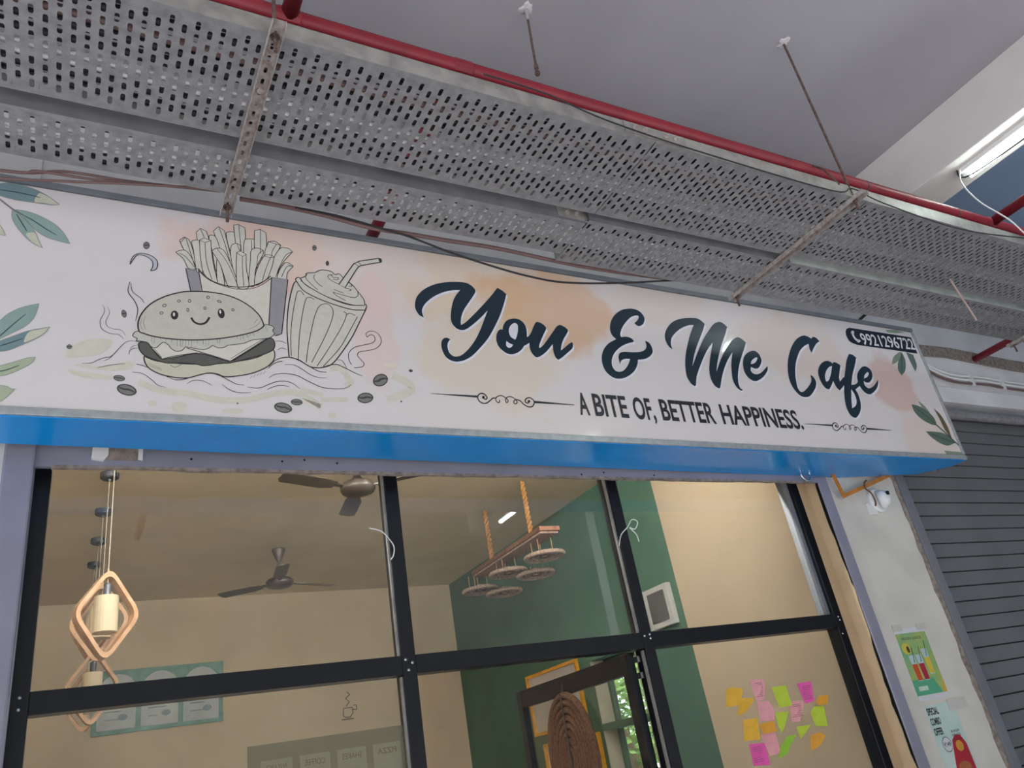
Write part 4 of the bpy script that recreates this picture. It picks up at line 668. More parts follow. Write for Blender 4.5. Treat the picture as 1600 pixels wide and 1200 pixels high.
F|fries|cream|3.9|5349,9862c 5550,9942c 5841,9801c 5853,9220 5753,8329 5520,8286 5400,9129
S|fries|line|4|32|1|0|5349,9862c 5550,9942c 5841,9801c 5853,9220 5753,8329 5520,8286 5400,9129
F|fries|cream|4.1|5816,9120 6017,9229 6237,9203 6210,8597 6057,6732 5897,6706 5772,8423
S|fries|line|4.2|31|1|0|5816,9120 6017,9229 6237,9203 6210,8597 6057,6732 5897,6706 5772,8423
F|fries|cream|4.3|6264,9748c 6527,9863c 6767,9709c 6771,9028 6646,8356 6316,8387 6235,9063
S|fries|line|4.4|32|1|0|6264,9748c 6527,9863c 6767,9709c 6771,9028 6646,8356 6316,8387 6235,9063
F|fries|cream|4.5|3114,8585c 3328,8797c 3500,8662 3679,8076 3793,7268 3624,7325 3274,8175
S|fries|line|4.6|30|1|0|3114,8585c 3328,8797c 3500,8662 3679,8076 3793,7268 3624,7325 3274,8175
F|fries|cream|4.8|2980,7923c 3110,8035 3376,8085 3617,7758 3793,7225 3510,7176 3284,7654
S|fries|line|4.9|29|1|0|2980,7923c 3110,8035 3376,8085 3617,7758 3793,7225 3510,7176 3284,7654
F|fries|cream|5|3603,8593 3738,8709 3909,8698 4065,7056 3829,7102 3677,8208
S|fries|line|5.1|29|1|0|3603,8593 3738,8709 3909,8698 4065,7056 3829,7102 3677,8208
F|fries|cream|5.2|4640,7856 4850,7364 4954,6556 4679,6598
S|fries|line|5.3|30|1|0|4640,7856 4850,7364 4954,6556 4679,6598
F|fries|cream|5.4|5237,8685 5452,8864 5631,8761 5628,8396 5756,6728 5475,6726 5235,7964
S|fries|line|5.5|31|1|0|5237,8685 5452,8864 5631,8761 5628,8396 5756,6728 5475,6726 5235,7964
F|fries|cream|5.6|3925,8746c 4113,8896c 4392,8815c 4412,8347 4504,7567 4679,6598 4441,6688 4099,7062 3951,8083
S|fries|line|5.7|30|1|0|3925,8746c 4113,8896c 4392,8815c 4412,8347 4504,7567 4679,6598 4441,6688 4099,7062 3951,8083
F|fries|cream|5.9|4430,8262c 4638,8458 4918,8398 5199,7779 5441,7026 5543,6520 5126,6497 4780,7616
S|fries|line|6|30|1|0|4430,8262c 4638,8458 4918,8398 5199,7779 5441,7026 5543,6520 5126,6497 4780,7616
F|fries|cream|6.1|6101,8622 6359,8786 6616,8719c 6611,8488 6267,7609 6217,6757 5968,6718 6057,8112
S|fries|line|6.2|31|1|0|6101,8622 6359,8786 6616,8719c 6611,8488 6267,7609 6217,6757 5968,6718 6057,8112
F|fries|cream|6.3|6686,8548 6869,9234c 7153,9313 7413,9152c 7127,8352 6977,8279
S|fries|line|6.4|33|1|0|6686,8548 6869,9234c 7153,9313 7413,9152c 7127,8352 6977,8279
F|fries|cream|6.5|7091,8392 7408,8986 7752,9028 7938,8875c 7538,8288 7258,7689 7173,7267 6805,7252
S|fries|line|6.6|32|1|0|7091,8392 7408,8986 7752,9028 7938,8875c 7538,8288 7258,7689 7173,7267 6805,7252
F|fries|cream|6.7|7573,8202c 7725,8229 7948,8083c 7669,7668 7580,7244 7210,7274 7336,7793
S|fries|line|6.8|32|1|0|7573,8202c 7725,8229 7948,8083c 7669,7668 7580,7244 7210,7274 7336,7793
F|fries|cream|7|6646,8402 6852,8509 7092,8415 6806,7297 6508,6936 6218,6801 6302,7525
S|fries|line|7.1|31|1|0|6646,8402 6852,8509 7092,8415 6806,7297 6508,6936 6218,6801 6302,7525
F|fries|cream|7.2|5467,8366c 5629,8487c 5880,8352c 5872,7630 5967,6630 5509,6558 5445,7555
S|fries|line|7.3|31|1|0|5467,8366c 5629,8487c 5880,8352c 5872,7630 5967,6630 5509,6558 5445,7555
S|fries|line|8|26|0|0|5568,9932 5665,8494
S|fries|line|8|26|0|0|6526,9849 6501,8513
S|fries|line|8|25|0|0|3952,9362 4113,8918
S|fries|line|8|26|0|0|4722,9614 4989,8683 5199,7779
S|fries|line|8|25|0|0|4150,8655 4211,7690 4440,6774
S|fries|line|8|25|0|0|4638,8435 4989,7919 5268,7304 5509,6601
S|fries|line|8|26|0|0|5716,8209 5711,7602 5755,6640
S|fries|line|8|26|0|0|6943,8411 6705,7684 6546,7031
S|fries|line|8|26|0|0|7938,8875 7625,8629 7301,7878 7138,7352
S|fries|line|8|27|0|0|7224,9162 7026,8750 6980,8394
S|fries|line|8|26|0|0|6616,8719 6389,8401 6321,7618
S|fries|line|8|27|0|0|7910,8076 7642,7983 7398,7395
S|fries|line|8|25|0|0|3363,8768 3544,8095 3759,7305
S|fries|line|8|24|0|0|3113,7905 3382,7758 3759,7262
S|fries|line|8|26|0|0|6108,9177 6120,8671
S|fries|line|8|26|0|0|5488,8848 5593,8480
S|fries|line|8|25|0|0|3926,8737c 4150,8655c 4392,8806c
S|fries|line|8|26|0|0|5467,8343c 5716,8209c 5880,8343c
S|fries|line|8|25|0|0|3116,8497c 3199,8514c 3336,8763c
S|fries|line|8|27|0|0|6665,8406 6942,8364 7084,8414
S|fries|line|8|27|0|0|6869,9234 7224,9162 7405,9141
S|fries|line|8|27|0|0|7684,8129 7909,8067
F|fries|creamb|7.6|3898,7180c 4135,6937 4475,6653 4991,6507 5506,6470 6038,6553 6505,6804 6949,7224c 6763,4590c 4180,4733c
F|fries|grey|7.6|6966,7330c 7674,7309c 7314,4434c 6984,4283c 6757,4910c
S|fries|line|9|44|0|0|6763,4590c 6951,7293c 7674,7309c 7314,4434c 7039,4305c
S|fries|line|9|45|0|0|3894,7234 4134,6938 4509,6678 5057,6551 5614,6574 6146,6737 6619,7043 6918,7369
S|fries|line|9|25|0|0|3895,7156 4202,6821 4645,6593 5195,6465 5683,6464 6215,6626 6690,6988 6971,7302
S|fries|line|9|29|0|0|3895,7178 3986,6615 4059,6097
F|shake|cream|3|8042,7266 7805,6657 7632,5736 7553,4742 7570,3891 7596,3317c 8002,3227 8495,2936 8960,2939 9444,3160 9914,3771 10464,4657 10937,5621 11241,6241c 11255,6418c 9990,6527 8534,6941
S|shake|line|4|51|1|0|8042,7266 7805,6657 7632,5736 7553,4742 7570,3891 7596,3317c 8002,3227 8495,2936 8960,2939 9444,3160 9914,3771 10464,4657 10937,5621 11241,6241c 11255,6418c 9990,6527 8534,6941
F|shake|cream|5|8066,7270 8022,7378 8171,7507 8545,7173 9498,6627 10483,6366 11262,6507c 11277,6363 11185,6174c 10467,6132 9240,6416 8384,6803
S|shake|line|5.2|50|1|0|8066,7270 8022,7378 8171,7507 8545,7173 9498,6627 10483,6366 11262,6507c 11277,6363 11185,6174c 10467,6132 9240,6416 8384,6803
F|shake|cream|5.4|8243,7472c 8492,7630 8573,7808 8921,7890c 9230,8091 9682,8097 9876,7951 10084,8016 10275,7808 10666,7513 10901,7192c 11178,6760 11195,6439c 10586,6381 9498,6627 8684,7022 8308,7309
S|shake|line|5.6|43|1|0|8243,7472c 8492,7630 8573,7808 8921,7890c 9230,8091 9682,8097 9876,7951 10084,8016 10275,7808 10666,7513 10901,7192c 11178,6760 11195,6439c 10586,6381 9498,6627 8684,7022 8308,7309
S|shake|line|6|31|0|0|8524,7799 8501,7515 8695,7255 9023,6959
S|shake|line|6|32|0|0|8916,7789 8866,7575 9041,7311 9231,7166
S|shake|line|6|32|0|0|9772,7903 9568,7869 9558,7689 9849,7500 10247,7386
S|shake|line|6|33|0|0|9670,7886 9814,7761 10029,7797 9960,7667 9758,7663
S|shake|line|6|33|0|0|10291,7275 10493,7247 10603,7205 10485,7128
S|shake|line|6|32|0|0|9716,6950 10212,6851 10718,6798 10909,6956 10910,7182
S|shake|line|6|33|0|0|10470,7660 10661,7452 10503,7397
S|shake|line|6|32|0|0|9775,7106 10220,6969
S|shake|line|6|32|0|0|9716,6950 9857,6797 10295,6571
S|shake|line|6|31|0|0|8266,7447 8401,7208 8682,6993
S|shake|line|6|31|0|0|7689,3378 7703,4438 7836,5543 8068,6697 8238,6780 8374,6573
S|shake|line|6|31|0|0|7980,3251 8071,4374 8261,5601 8463,6416 8660,6502 8825,6412
S|shake|line|6|31|0|0|8319,3128 8450,3989 8749,5333 8973,5980 9180,6208 9477,6250 9657,5962 9577,5442 9183,4451 8551,3151
S|shake|line|6|31|0|0|8776,2989 9345,3926 9999,5103 10285,5820 10155,5974
S|shake|line|6|31|0|0|9058,3016 9830,3979 10388,4983 10796,5774
S|shake|line|6|32|0|0|10295,5821 10452,5911 10698,5818
F|shake|cream|6.2|10020,7409c 10829,8722c 11134,8931c 12101,9268c 12236,9255 12248,9080c 11168,8677c 10997,8506 10318,7297c
S|shake|line|6.5|53|1|0|10020,7409c 10829,8722c 11134,8931c 12101,9268c 12236,9255 12248,9080c 11168,8677c 10997,8506 10318,7297c
S|shake|line|6.5|29|0|0|10856,8727 11084,8613
S|shake|line|6.5|29|0|0|11052,8885 11197,8707
F|shake|line|6.7|12100,9255 12236,9255 12259,9082 12164,9053
S|shake|line|3|30|0|0|11173,4729 11136,4906 11353,5074 11657,5025 11841,4763 11816,4477 11533,4165 11065,4003 10759,3915 10646,3739 10780,3534 10923,3331 10825,3159 10450,3069
S|shake|line|3|31|0|0|10339,3220 10235,3479 10257,3807 10525,4110 10988,4299 11351,4424 11545,4615 11513,4837 11337,4873 11183,4731
F|burger|bunlow|10|1952,2776c 2423,2609 3479,2584 4568,2690 5317,2853 6283,3177 6886,3611 6993,3389 6912,3056 6588,2704 6000,2379 5314,2184 4940,2142 4681,2238 4351,2252 3989,2132 3562,1965 3069,1944 2545,2046 2160,2264 1996,2524
S|burger|line|10.2|48|1|0|1952,2776c 2423,2609 3479,2584 4568,2690 5317,2853 6283,3177 6886,3611 6993,3389 6912,3056 6588,2704 6000,2379 5314,2184 4940,2142 4681,2238 4351,2252 3989,2132 3562,1965 3069,1944 2545,2046 2160,2264 1996,2524
F|burger|patty|10.4|1742,3313 1875,3415 2066,3393 2231,3150 2413,2910 2628,2724 3117,2852 3903,3110 4567,3001 5166,2873 5702,3254 6213,3677 6779,4164 6959,4090 7004,3812 6885,3564 6482,3313 6088,3157 5507,2917 5166,2793 4754,2730 4458,2635 4129,2568 3838,2619 3300,2610 2772,2558 2352,2666 1968,2820 1787,3059
S|burger|line|10.6|45|1|0|1742,3313 1875,3415 2066,3393 2231,3150 2413,2910 2628,2724 3117,2852 3903,3110 4567,3001 5166,2873 5702,3254 6213,3677 6779,4164 6959,4090 7004,3812 6885,3564 6482,3313 6088,3157 5507,2917 5166,2793 4754,2730 4458,2635 4129,2568 3838,2619 3300,2610 2772,2558 2352,2666 1968,2820 1787,3059
F|burger|creamb|10.8|2187,3407c 2229,3194c 2610,2723c 3902,3177c 3823,3592c
S|burger|line|10.9|30|0|0|2231,3150c 2610,2723c 3115,2918 3903,3132
F|burger|creamb|11|3460,3551c 3482,3322c 5185,2884c 6659,4150c 6503,4368c
S|burger|line|11.1|37|0|0|3482,3322c 3828,3235 4381,3093 5185,2875c 5898,3458 6658,4103
S|burger|line|11.1|20|0|0|2300,3158 2590,2798
S|burger|line|11.1|22|0|0|5204,2999 5860,3546 6619,4145
F|burger|lettuce|11.3|1523,3635 1583,3817 1736,3880 2209,3761 3456,3730 4940,3995 6509,4655 6633,4814 6916,4778 7002,4668c 6930,4539 7020,4407c 6820,4193 6498,4084 6100,3991 5746,3787c 5321,3670 5092,3622c 4902,3478 4676,3462 4489,3555c 4378,3430 4157,3307 3827,3324 3463,3373c 3323,3181 3110,3123 2930,3227 2819,3390c 2640,3480 2503,3355c 2368,3200 2193,3233 2066,3393 1874,3437 1652,3433 1681,3545
S|burger|line|11.5|32|1|0|1523,3635 1583,3817 1736,3880 2209,3761 3456,3730 4940,3995 6509,4655 6633,4814 6916,4778 7002,4668c 6930,4539 7020,4407c 6820,4193 6498,4084 6100,3991 5746,3787c 5321,3670 5092,3622c 4902,3478 4676,3462 4489,3555c 4378,3430 4157,3307 3827,3324 3463,3373c 3323,3181 3110,3123 2930,3227 2819,3390c 2640,3480 2503,3355c 2368,3200 2193,3233 2066,3393 1874,3437 1652,3433 1681,3545
S|burger|shade|11.7|19|0|1|2204,3729 2215,3449
S|burger|shade|11.7|17|0|1|2308,3718 2299,3390
S|burger|shade|11.7|22|0|1|2516,3699 2530,3583
S|burger|shade|11.7|15|0|1|2726,3683 2737,3430
S|burger|shade|11.7|26|0|1|2936,3673 2937,3493
S|burger|shade|11.7|20|0|1|3148,3669 3135,3366
S|burger|shade|11.7|30|0|1|3254,3670 3274,3332
S|burger|shade|11.7|21|0|1|3361,3672 3338,3351
S|burger|shade|11.7|21|0|1|3468,3677 3453,3426
S|burger|shade|11.7|20|0|1|3575,3683 3564,3454
S|burger|shade|11.7|24|0|1|3683,3691 3672,3366
S|burger|shade|11.7|19|0|1|3899,3714 3902,3551
S|burger|shade|11.7|27|0|1|4116,3745 4137,3544
S|burger|shade|11.7|22|0|1|4226,3763 4241,3481
S|burger|shade|11.7|21|0|1|4336,3784 4334,3528
S|burger|shade|11.7|27|0|1|4667,3858 4679,3687
S|burger|shade|11.7|25|0|1|4779,3886 4747,3649
S|burger|shade|11.7|32|0|1|5458,4138 5471,3976
S|burger|shade|11.7|21|0|1|5573,4208 5603,3914
S|burger|shade|11.7|24|0|1|5688,4278 5712,3978
S|burger|shade|11.7|31|0|1|5805,4350 5910,4075
S|burger|shade|11.7|20|0|1|5921,4422 5992,4170
S|burger|shade|11.7|33|0|1|6039,4495 6161,4188
S|burger|shade|11.7|25|0|1|6157,4545 6288,4419
S|burger|shade|11.7|24|0|1|6275,4592 6348,4356
S|burger|shade|11.7|19|0|1|6633,4734 6721,4457
F|burger|bun|12|1736,3880 1685,4271 1789,4687 2087,5183 2611,5630 3264,5954 3786,6068 4357,6122 4978,6081 5529,5920 6044,5605 6399,5217 6560,4805 6530,4681 6266,4458 5711,4202 4940,3948 4189,3779 3457,3685 2740,3669 2211,3717 1929,3793
S|burger|line|12.2|57|1|0|1736,3880 1685,4271 1789,4687 2087,5183 2611,5630 3264,5954 3786,6068 4357,6122 4978,6081 5529,5920 6044,5605 6399,5217 6560,4805 6530,4681 6266,4458 5711,4202 4940,3948 4189,3779 3457,3685 2740,3669 2211,3717 1929,3793
F|burger|line|12.4|2699,5244 2693,5196 2658,5151 2607,5126 2560,5131 2534,5163 2540,5212 2575,5257 2626,5282 2673,5277
F|burger|bun|12.6|2675,5232 2665,5197 2626,5165 2582,5156 2558,5175 2568,5211 2607,5242 2651,5252
F|burger|line|12.4|2591,4842 2579,4798 2544,4766 2500,4760 2464,4782 2449,4823 2461,4867 2496,4898 2540,4905 2576,4883
F|burger|bun|12.6|2566,4839 2554,4808 2521,4792 2488,4799 2474,4826 2486,4857 2519,4873 2552,4866
F|burger|line|12.4|3235,5523 3227,5481 3195,5445 3150,5428 3111,5438 3091,5469 3099,5512 3131,5548 3175,5565 3215,5555
F|burger|bun|12.6|3210,5514 3200,5486 3168,5465 3134,5462 3116,5479 3126,5506 3158,5528 3192,5531
F|burger|line|12.4|3636,5570 3625,5519 3592,5483 3550,5477 3516,5503 3502,5551 3514,5602 3547,5638 3589,5644 3623,5618
F|burger|bun|12.6|3610,5567 3599,5528 3570,5509 3541,5520 3528,5555 3540,5593 3568,5612 3598,5601
F|burger|line|12.4|3566,5120 3557,5063 3532,5027 3500,5022 3474,5052 3463,5105 3472,5161 3497,5199 3529,5203 3555,5173
F|burger|bun|12.6|3540,5116 3533,5072 3515,5052 3497,5067 3488,5109 3495,5153 3513,5173 3532,5158
F|burger|line|12.4|4363,5859 4351,5812 4317,5779 4274,5773 4239,5795 4226,5838 4238,5885 4273,5918 4315,5924 4350,5902
F|burger|bun|12.6|4337,5855 4325,5822 4295,5805 4265,5813 4253,5842 4264,5874 4294,5891 4324,5883
F|burger|line|12.4|4231,5276 4208,5236 4173,5218 4137,5229 4116,5265 4117,5312 4140,5352 4176,5370 4211,5358 4232,5323
F|burger|bun|12.6|4206,5284 4189,5257 4163,5252 4143,5272 4142,5304 4159,5330 4185,5335 4205,5316
F|burger|line|12.4|4830,5668 4801,5640 4751,5636 4699,5658 4665,5698 4661,5740 4689,5768 4739,5772 4791,5750 4826,5709
F|burger|bun|12.6|4805,5678 4781,5666 4736,5677 4696,5702 4686,5730 4710,5741 4755,5731 4794,5705
F|burger|line|12.4|5351,5335 5325,5304 5288,5297 5254,5316 5237,5354 5243,5396 5270,5427 5307,5434 5340,5415 5357,5377
F|burger|bun|12.6|5328,5348 5309,5331 5283,5334 5266,5356 5267,5383 5286,5400 5311,5396 5329,5375
F|burger|line|12.4|3153,4818 3141,4722 3103,4643 3048,4594 2985,4586 2928,4620 2887,4689 2870,4780 2882,4875 2919,4955 2975,5004 3038,5013 3095,4979 3137,4909
F|burger|white|12.6|3029,4833 3022,4776 3003,4738 2979,4735 2958,4767 2949,4822 2955,4880 2974,4918 2999,4921 3020,4888
F|burger|line|12.4|4955,5182 4962,5077 4942,4982 4899,4915 4841,4890 4780,4910 4727,4973 4693,5066 4685,5170 4705,5266 4748,5334 4806,5359 4868,5339 4921,5275
F|burger|white|12.6|4823,5212 4824,5156 4809,5116 4786,5108 4763,5134 4747,5186 4747,5242 4761,5282 4784,5291 4808,5264
S|burger|line|12.4|90|0|0|3650,4765 3753,4584 3921,4500 4070,4510 4237,4624 4359,4878
S|burger|shade|12.4|20|0|1|1831,4514 1774,4194 1854,3938
S|burger|shade|12.4|20|0|1|1932,4617 1875,4296 1956,3995
S|burger|shade|12.4|22|0|1|6435,4981 6270,4720 5949,4490
S|burger|shade|12.4|22|0|1|6316,5062 6152,4800
S|burger|shade|10.3|19|0|1|2133,2516 2199,2310
S|burger|shade|10.3|19|0|1|2196,2488 2268,2291
S|burger|shade|10.3|20|0|1|2259,2460 2338,2272
S|burger|shade|10.3|20|0|1|2322,2432 2407,2253
S|burger|shade|10.3|20|0|1|2385,2404 2477,2234
S|burger|shade|10.3|20|0|1|2448,2376 2546,2215
S|burger|shade|10.3|20|0|1|2511,2348 2616,2196
S|burger|shade|10.3|21|0|1|6036,2270 5958,2152
S|burger|shade|10.3|21|0|1|6172,2336 6093,2217
S|burger|shade|10.3|21|0|1|6309,2402 6229,2283
S|burger|shade|10.3|21|0|1|6446,2469 6366,2349
S|burger|shade|10.3|22|0|1|6584,2536 6504,2415
S|burger|line|10.7|20|0|0|2914,2486 3093,2395 3319,2546
S|burger|line|9.5|25|0|1|-159,2249 51,2277 219,2330 411,2478 636,2593 780,2627 918,2791 1081,3053 1277,3323 1484,3411 1758,3397
S|burger|line|9.5|17|0|1|573,2431 727,2528 864,2691
S|burger|line|9.5|21|0|1|375,2118 828,2279 1322,2383
S|burger|line|9.5|22|0|1|1422,2787 1444,2960 1559,3079 1724,3116
S|burger|line|9.5|17|0|1|1441,3035 1540,3180 1703,3256
S|burger|line|9.5|21|0|1|384,4918 468,4753 464,4556 375,4310 350,4075 417,3852 572,3718 783,3648 991,3654 1115,3572 1211,3449
S|burger|line|9.5|17|0|1|552,4863 636,4698 644,4542 569,4297 550,4100 648,3939 860,3869 1040,3872 1196,3755 1263,3609
S|burger|line|9.5|29|0|1|1696,2401 1917,2368 2090,2300
S|burger|line|9.5|24|0|1|1561,2040 1932,2011 2246,1788 2492,1558 2804,1479
S|burger|line|9.5|36|0|1|2790,1961 3071,1850 3352,1862 3774,2048 4205,2208 4497,2243 4755,2179 5126,1992 5425,1842 5726,1831
S|burger|line|9.5|25|0|1|3531,1694 3742,1852 3992,1895 4209,1849 4482,1712
S|burger|line|9.5|26|0|1|4867,1787 5162,1559 5535,1458 5988,1501
S|burger|line|9.5|33|0|1|6722,2240 6962,2420 7403,2505 7885,2457 8406,2203 8974,1973 9561,1950 9992,2031 10255,2217
S|burger|line|9.5|32|0|1|5826,1743 6323,1738 6715,1939 7032,2087 7391,2140 7709,2053 8002,1827
S|burger|line|9.5|27|0|1|6631,1674 6710,1734 7027,1893 7305,1929 7583,1893
S|burger|line|9.5|28|0|1|7376,2926 7782,2956 8103,2801 8463,2555 8790,2444 9168,2454
S|burger|line|9.5|33|0|1|6692,2677 6896,2907 7139,3042 7321,3083
S|burger|line|9.5|44|0|1|6735,2794 7007,3102 7278,3243 7641,3311 8001,3201 8359,3002 8811,2757 9184,2739
S|burger|line|9.5|39|0|1|8495,2936 8913,2934 9345,3097 9682,3156 10057,3005 10480,2805 10813,2685
S|burger|line|9.5|26|0|1|9649,3393 9889,3390 10023,3216 10096,3009
S|burger|line|9.5|25|0|1|7032,4041 7303,4061 7504,3962
S|burger|line|9.5|25|0|1|7110,3604 7293,3728 7517,3674
S|burger|line|3|36|0|1|1303,6164 1260,5673 1506,5283 1646,4880 1587,4350
S|burger|line|3|29|0|1|1338,6116 1422,5698 1746,5425 1878,5210"""
layer = .00014
groups = {}
NAMES = dict(you=('lettering', 'dark navy brush script word You'), ampersand=('lettering', 'dark navy script ampersand'), me=('lettering', 'dark navy brush script word Me'), cafe=('lettering', 'dark navy brush script word Cafe'),
  flourish=('flourish_print', 'thin dark scroll ornaments either side of the tagline'), badge=('phone_badge', 'black badge with handset symbol and phone number'), leaves=('leaf_print', ''), beans=('coffee_bean_print', 'printed grey coffee beans'),
  burger=('burger_drawing', 'drawn smiling burger with lettuce, cheese and steam'), wash=('watercolour_wash', 'pale greenish wash strokes'), fries=('fries_drawing', 'drawn box of fries'), shake=('milkshake_drawing', 'drawn milkshake glass with bent straw'))
def dec(s):
    r = []
    for t in s.split():
        c = t.endswith('c'); a, b = t.rstrip('c').split(','); r.append((int(a)/10000, int(b)/10000) + ((1,) if c else ()))
    return r
def ribbon(mb, P, wd, lz, m, closed, taper):
    n = len(P); V = []
    for i in range(n):
        a = P[(i-1) % n] if (closed or i > 0) else P[i]; b = P[(i+1) % n] if (closed or i < n-1) else P[i]
        t = (b-a); t = t.normalized() if t.length > 1e-9 else Vector((1, 0)); nn = Vector((-t.y, t.x))
        h = wd/2
        if taper and not closed: h *= .35 + .65*math.sin(PI*min(1, max(0, (i+.3)/(n-.4))))**.6
        V += [(*(P[i]+nn*h), lz), (*(P[i]-nn*h), lz)]
    Fc = [(2*i, 2*i+1, 2*((i+1) % n)+1, 2*((i+1) % n)) for i in range(n if closed else n-1)]
    mb.add(V, Fc, m)
def fill(mb, loops, lz, m):
    L3 = [[Vector((p.x, p.y, 0)) for p in l] for l in loops]; tri = tessellate_polygon(L3)
    mb.add([(p.x, p.y, lz) for l in loops for p in l], [tuple(t) for t in tri], m)
def drape(mb): return mb
for ln in ART.strip().split('\n'):
    q = ln.split('|'); g = q[1]; mb = groups.setdefault(g, MB()); m = ink(q[2]); lz = .0008+float(q[3])*layer
    if q[0] == 'F': fill(mb, [catmull(dec(h), True, 5) for h in q[4:]], lz, m)
    else: ribbon(mb, catmull(dec(q[7]), q[5] == '1', 5), int(q[4])/10000, lz, m, q[5] == '1', q[6] == '1')
def put_text(mb, s, u0, v0, u1, v1, lz, m, off=0.0, shear=0, rise=0):
    V, Fc = text_geo(s, off); mb.add([(u0+(u1-u0)*a+shear*b, v0+(v1-v0)*b+rise*a, lz) for a, b in V], Fc, m)
put_text(groups['badge'], '9921296722', 4.742, .8386, 5.335, .935, .0019, ink('white'), .012, 0, .022)
for g, mb in groups.items():
    k = g.split('.')[0]; o = mb.build(NAMES[k][0], sign)
    if '.' not in g: o['label'] = NAMES[k][1]
# tagline, word by word
tl_u0, tl_u1, tv0, tv1 = 2.211, 3.832, .148, .276
wd = [('A', 2.216, 2.278), ('BITE', 2.310, 2.526), ('OF,', 2.566, 2.708), ('BETTER', 2.752, 3.138), ('HAPPINESS.', 3.190, 3.845)]
for s, a, b in wd:
    mb = MB(); lo = tv0 - (.026 if s == 'OF,' else 0)
    put_text(mb, s, a, lo, b, tv1, .0018, flat('sign_print_tagline', (44, 44, 52), .3), .022)
    o = mb.build('tagline_lettering', sign); o['label'] = 'dark condensed capitals reading ' + s

# sign support: orange angle iron under the sign's right end, string, ring
ob = thing('angle_bracket', (4.41, -.2, 2.846), 'orange painted angle iron bent under the sign beside the detector', 'bracket')
def strip3(P, wv, m, name, parent, y=0, th=.01):
    mb = MB()
    for a, b in zip(P[:-1], P[1:]):
        a = Vector((a[0], 0, a[1])); b = Vector((b[0], 0, b[1])); d = (b-a).normalized(); n = Vector((-d.z, 0, d.x))*wv/2
        V = [a-n-d*wv*.4, a+n-d*wv*.4, b+n+d*wv*.4, b-n+d*wv*.4]; V = [v+Vector((0, y, 0)) for v in V] + [v+Vector((0, y+th, 0)) for v in V]
        mb.add(V, [(0, 1, 2, 3), (7, 6, 5, 4), (0, 4, 5, 1), (1, 5, 6, 2), (2, 6, 7, 3), (3, 7, 4, 0)], m)
    return mb.build(name, parent)
strip3([(-.035, .18), (.0, .005)], .026, M_orange, 'short_leg', ob, -.005); strip3([(0, 0), (.56, .16)], .026, M_orange, 'long_leg', ob, -.004)
tag(MB().tube(curve3([(4.66, -.225, 2.95), (4.63, -.225, 2.93), (4.62, -.225, 2.89), (4.66, -.225, 2.86), (4.67, -.225, 2.80), (4.655, -.225, 2.77)], 5), .006, M_string, 6).build('string'), 'knotted brown string hanging off the orange bracket', 'string')
mb = MB(); mb.tube([(4.10+.042*math.cos(t*2*PI/18), -.215, 2.985+.042*math.sin(t*2*PI/18)) for t in range(18)], .007, M_chrome, 8, closed=True)
tag(mb.build('metal_ring', smooth=True), 'shiny steel ring hanging below the blue sign edge at right', 'ring')
tag(MB().tube([(4.15, -.2, 2.965), (4.32, -.2, 2.98)], .004, M_chrome, 6).build('metal_pin'), 'thin steel pin beside the steel ring', 'pin')
# round white detector
dt = thing('motion_detector', (4.78, -.15, 2.83), 'round white detector on the pilaster under the sign corner', 'detector')
RX = Matrix.Rotation(PI/2, 4, 'X')
MB().lathe([(.085, 0), (.085, .02), (.075, .03)], M_white, 24, mx=RX).build('base', dt, smooth=False)
MB().lathe([(.066, .028), (.064, .05), (.055, .075), (.035, .092), (.001, .1)], M_white, 24, mx=Matrix.Rotation(.5, 4, 'Z') @ RX).build('dome', dt, smooth=True)
MB().box(.006, .026, -.105, -.094, .012, .036, M_gap).build('sensor_window', dt)['label'] = 'small dark sensor slots'
MB().box(-.11, -.05, -.02, 0, -.1, -.02, M_white).build('mount_plate', dt)

# ------------------------------------------------------------------ wall clutter over the shutter
mb = MB()
pp = [(5.9, 4.09), (6.4, 4.12), (7.4, 4.08), (9, 4.1), (13, 4.1), (13, 4.19), (9, 4.2), (7.4, 4.19), (6.5, 4.22), (5.9, 4.2)]
tag(mb.prism(pp, 1, -.170, -.153, M_rough).build('plaster_band'), 'bare brownish plaster ledge on the wall above the shutter', 'ledge')
sbox('trim_7', 5.2, 13, -.19, -.15, 3.66, 3.80, M_wall, 'projecting white lintel band just above the shutter', 'lintel', bevel=.005)
for i, (z, r, m, lb) in enumerate(((3.93, .012, M_white, 'upper white conduit clipped above the shutter'), (3.895, .012, M_white, 'middle white conduit clipped above the shutter'), (3.862, .010, M_cabr, 'lowest brown conduit clipped above the shutter'))):
    c = thing('conduit', (6.2, -.19, z), lb, 'conduit')
    P = curve3([(-.38, 0, .40), (-.33, 0, .22), (-.2, 0, .08), (.1, 0, .0), (.6, 0, .01), (1.4, 0, -.004), (6, 0, 0)], 5)
    MB().tube(P, r, m, 8).build('pipe', c, smooth=True)
    for x in (.35, .8, 1.2, 1.7): MB().box(x, x+.03, -.014, .005, -.016, .016, M_white).build('saddle', c)
cable('wire', [(5.80, -.16, 4.35), (5.88, -.165, 4.23), (5.92, -.165, 4.18)], .008, M_cabd, 'short dark wire end on the wall past the sign corner', 'wire')
cable('wire', [(5.42, -.155, 4.36), (5.62, -.155, 4.48), (5.95, -.155, 4.62)], .012, M_cabd, 'black cable slanting up the wall behind the sign top', 'wire')

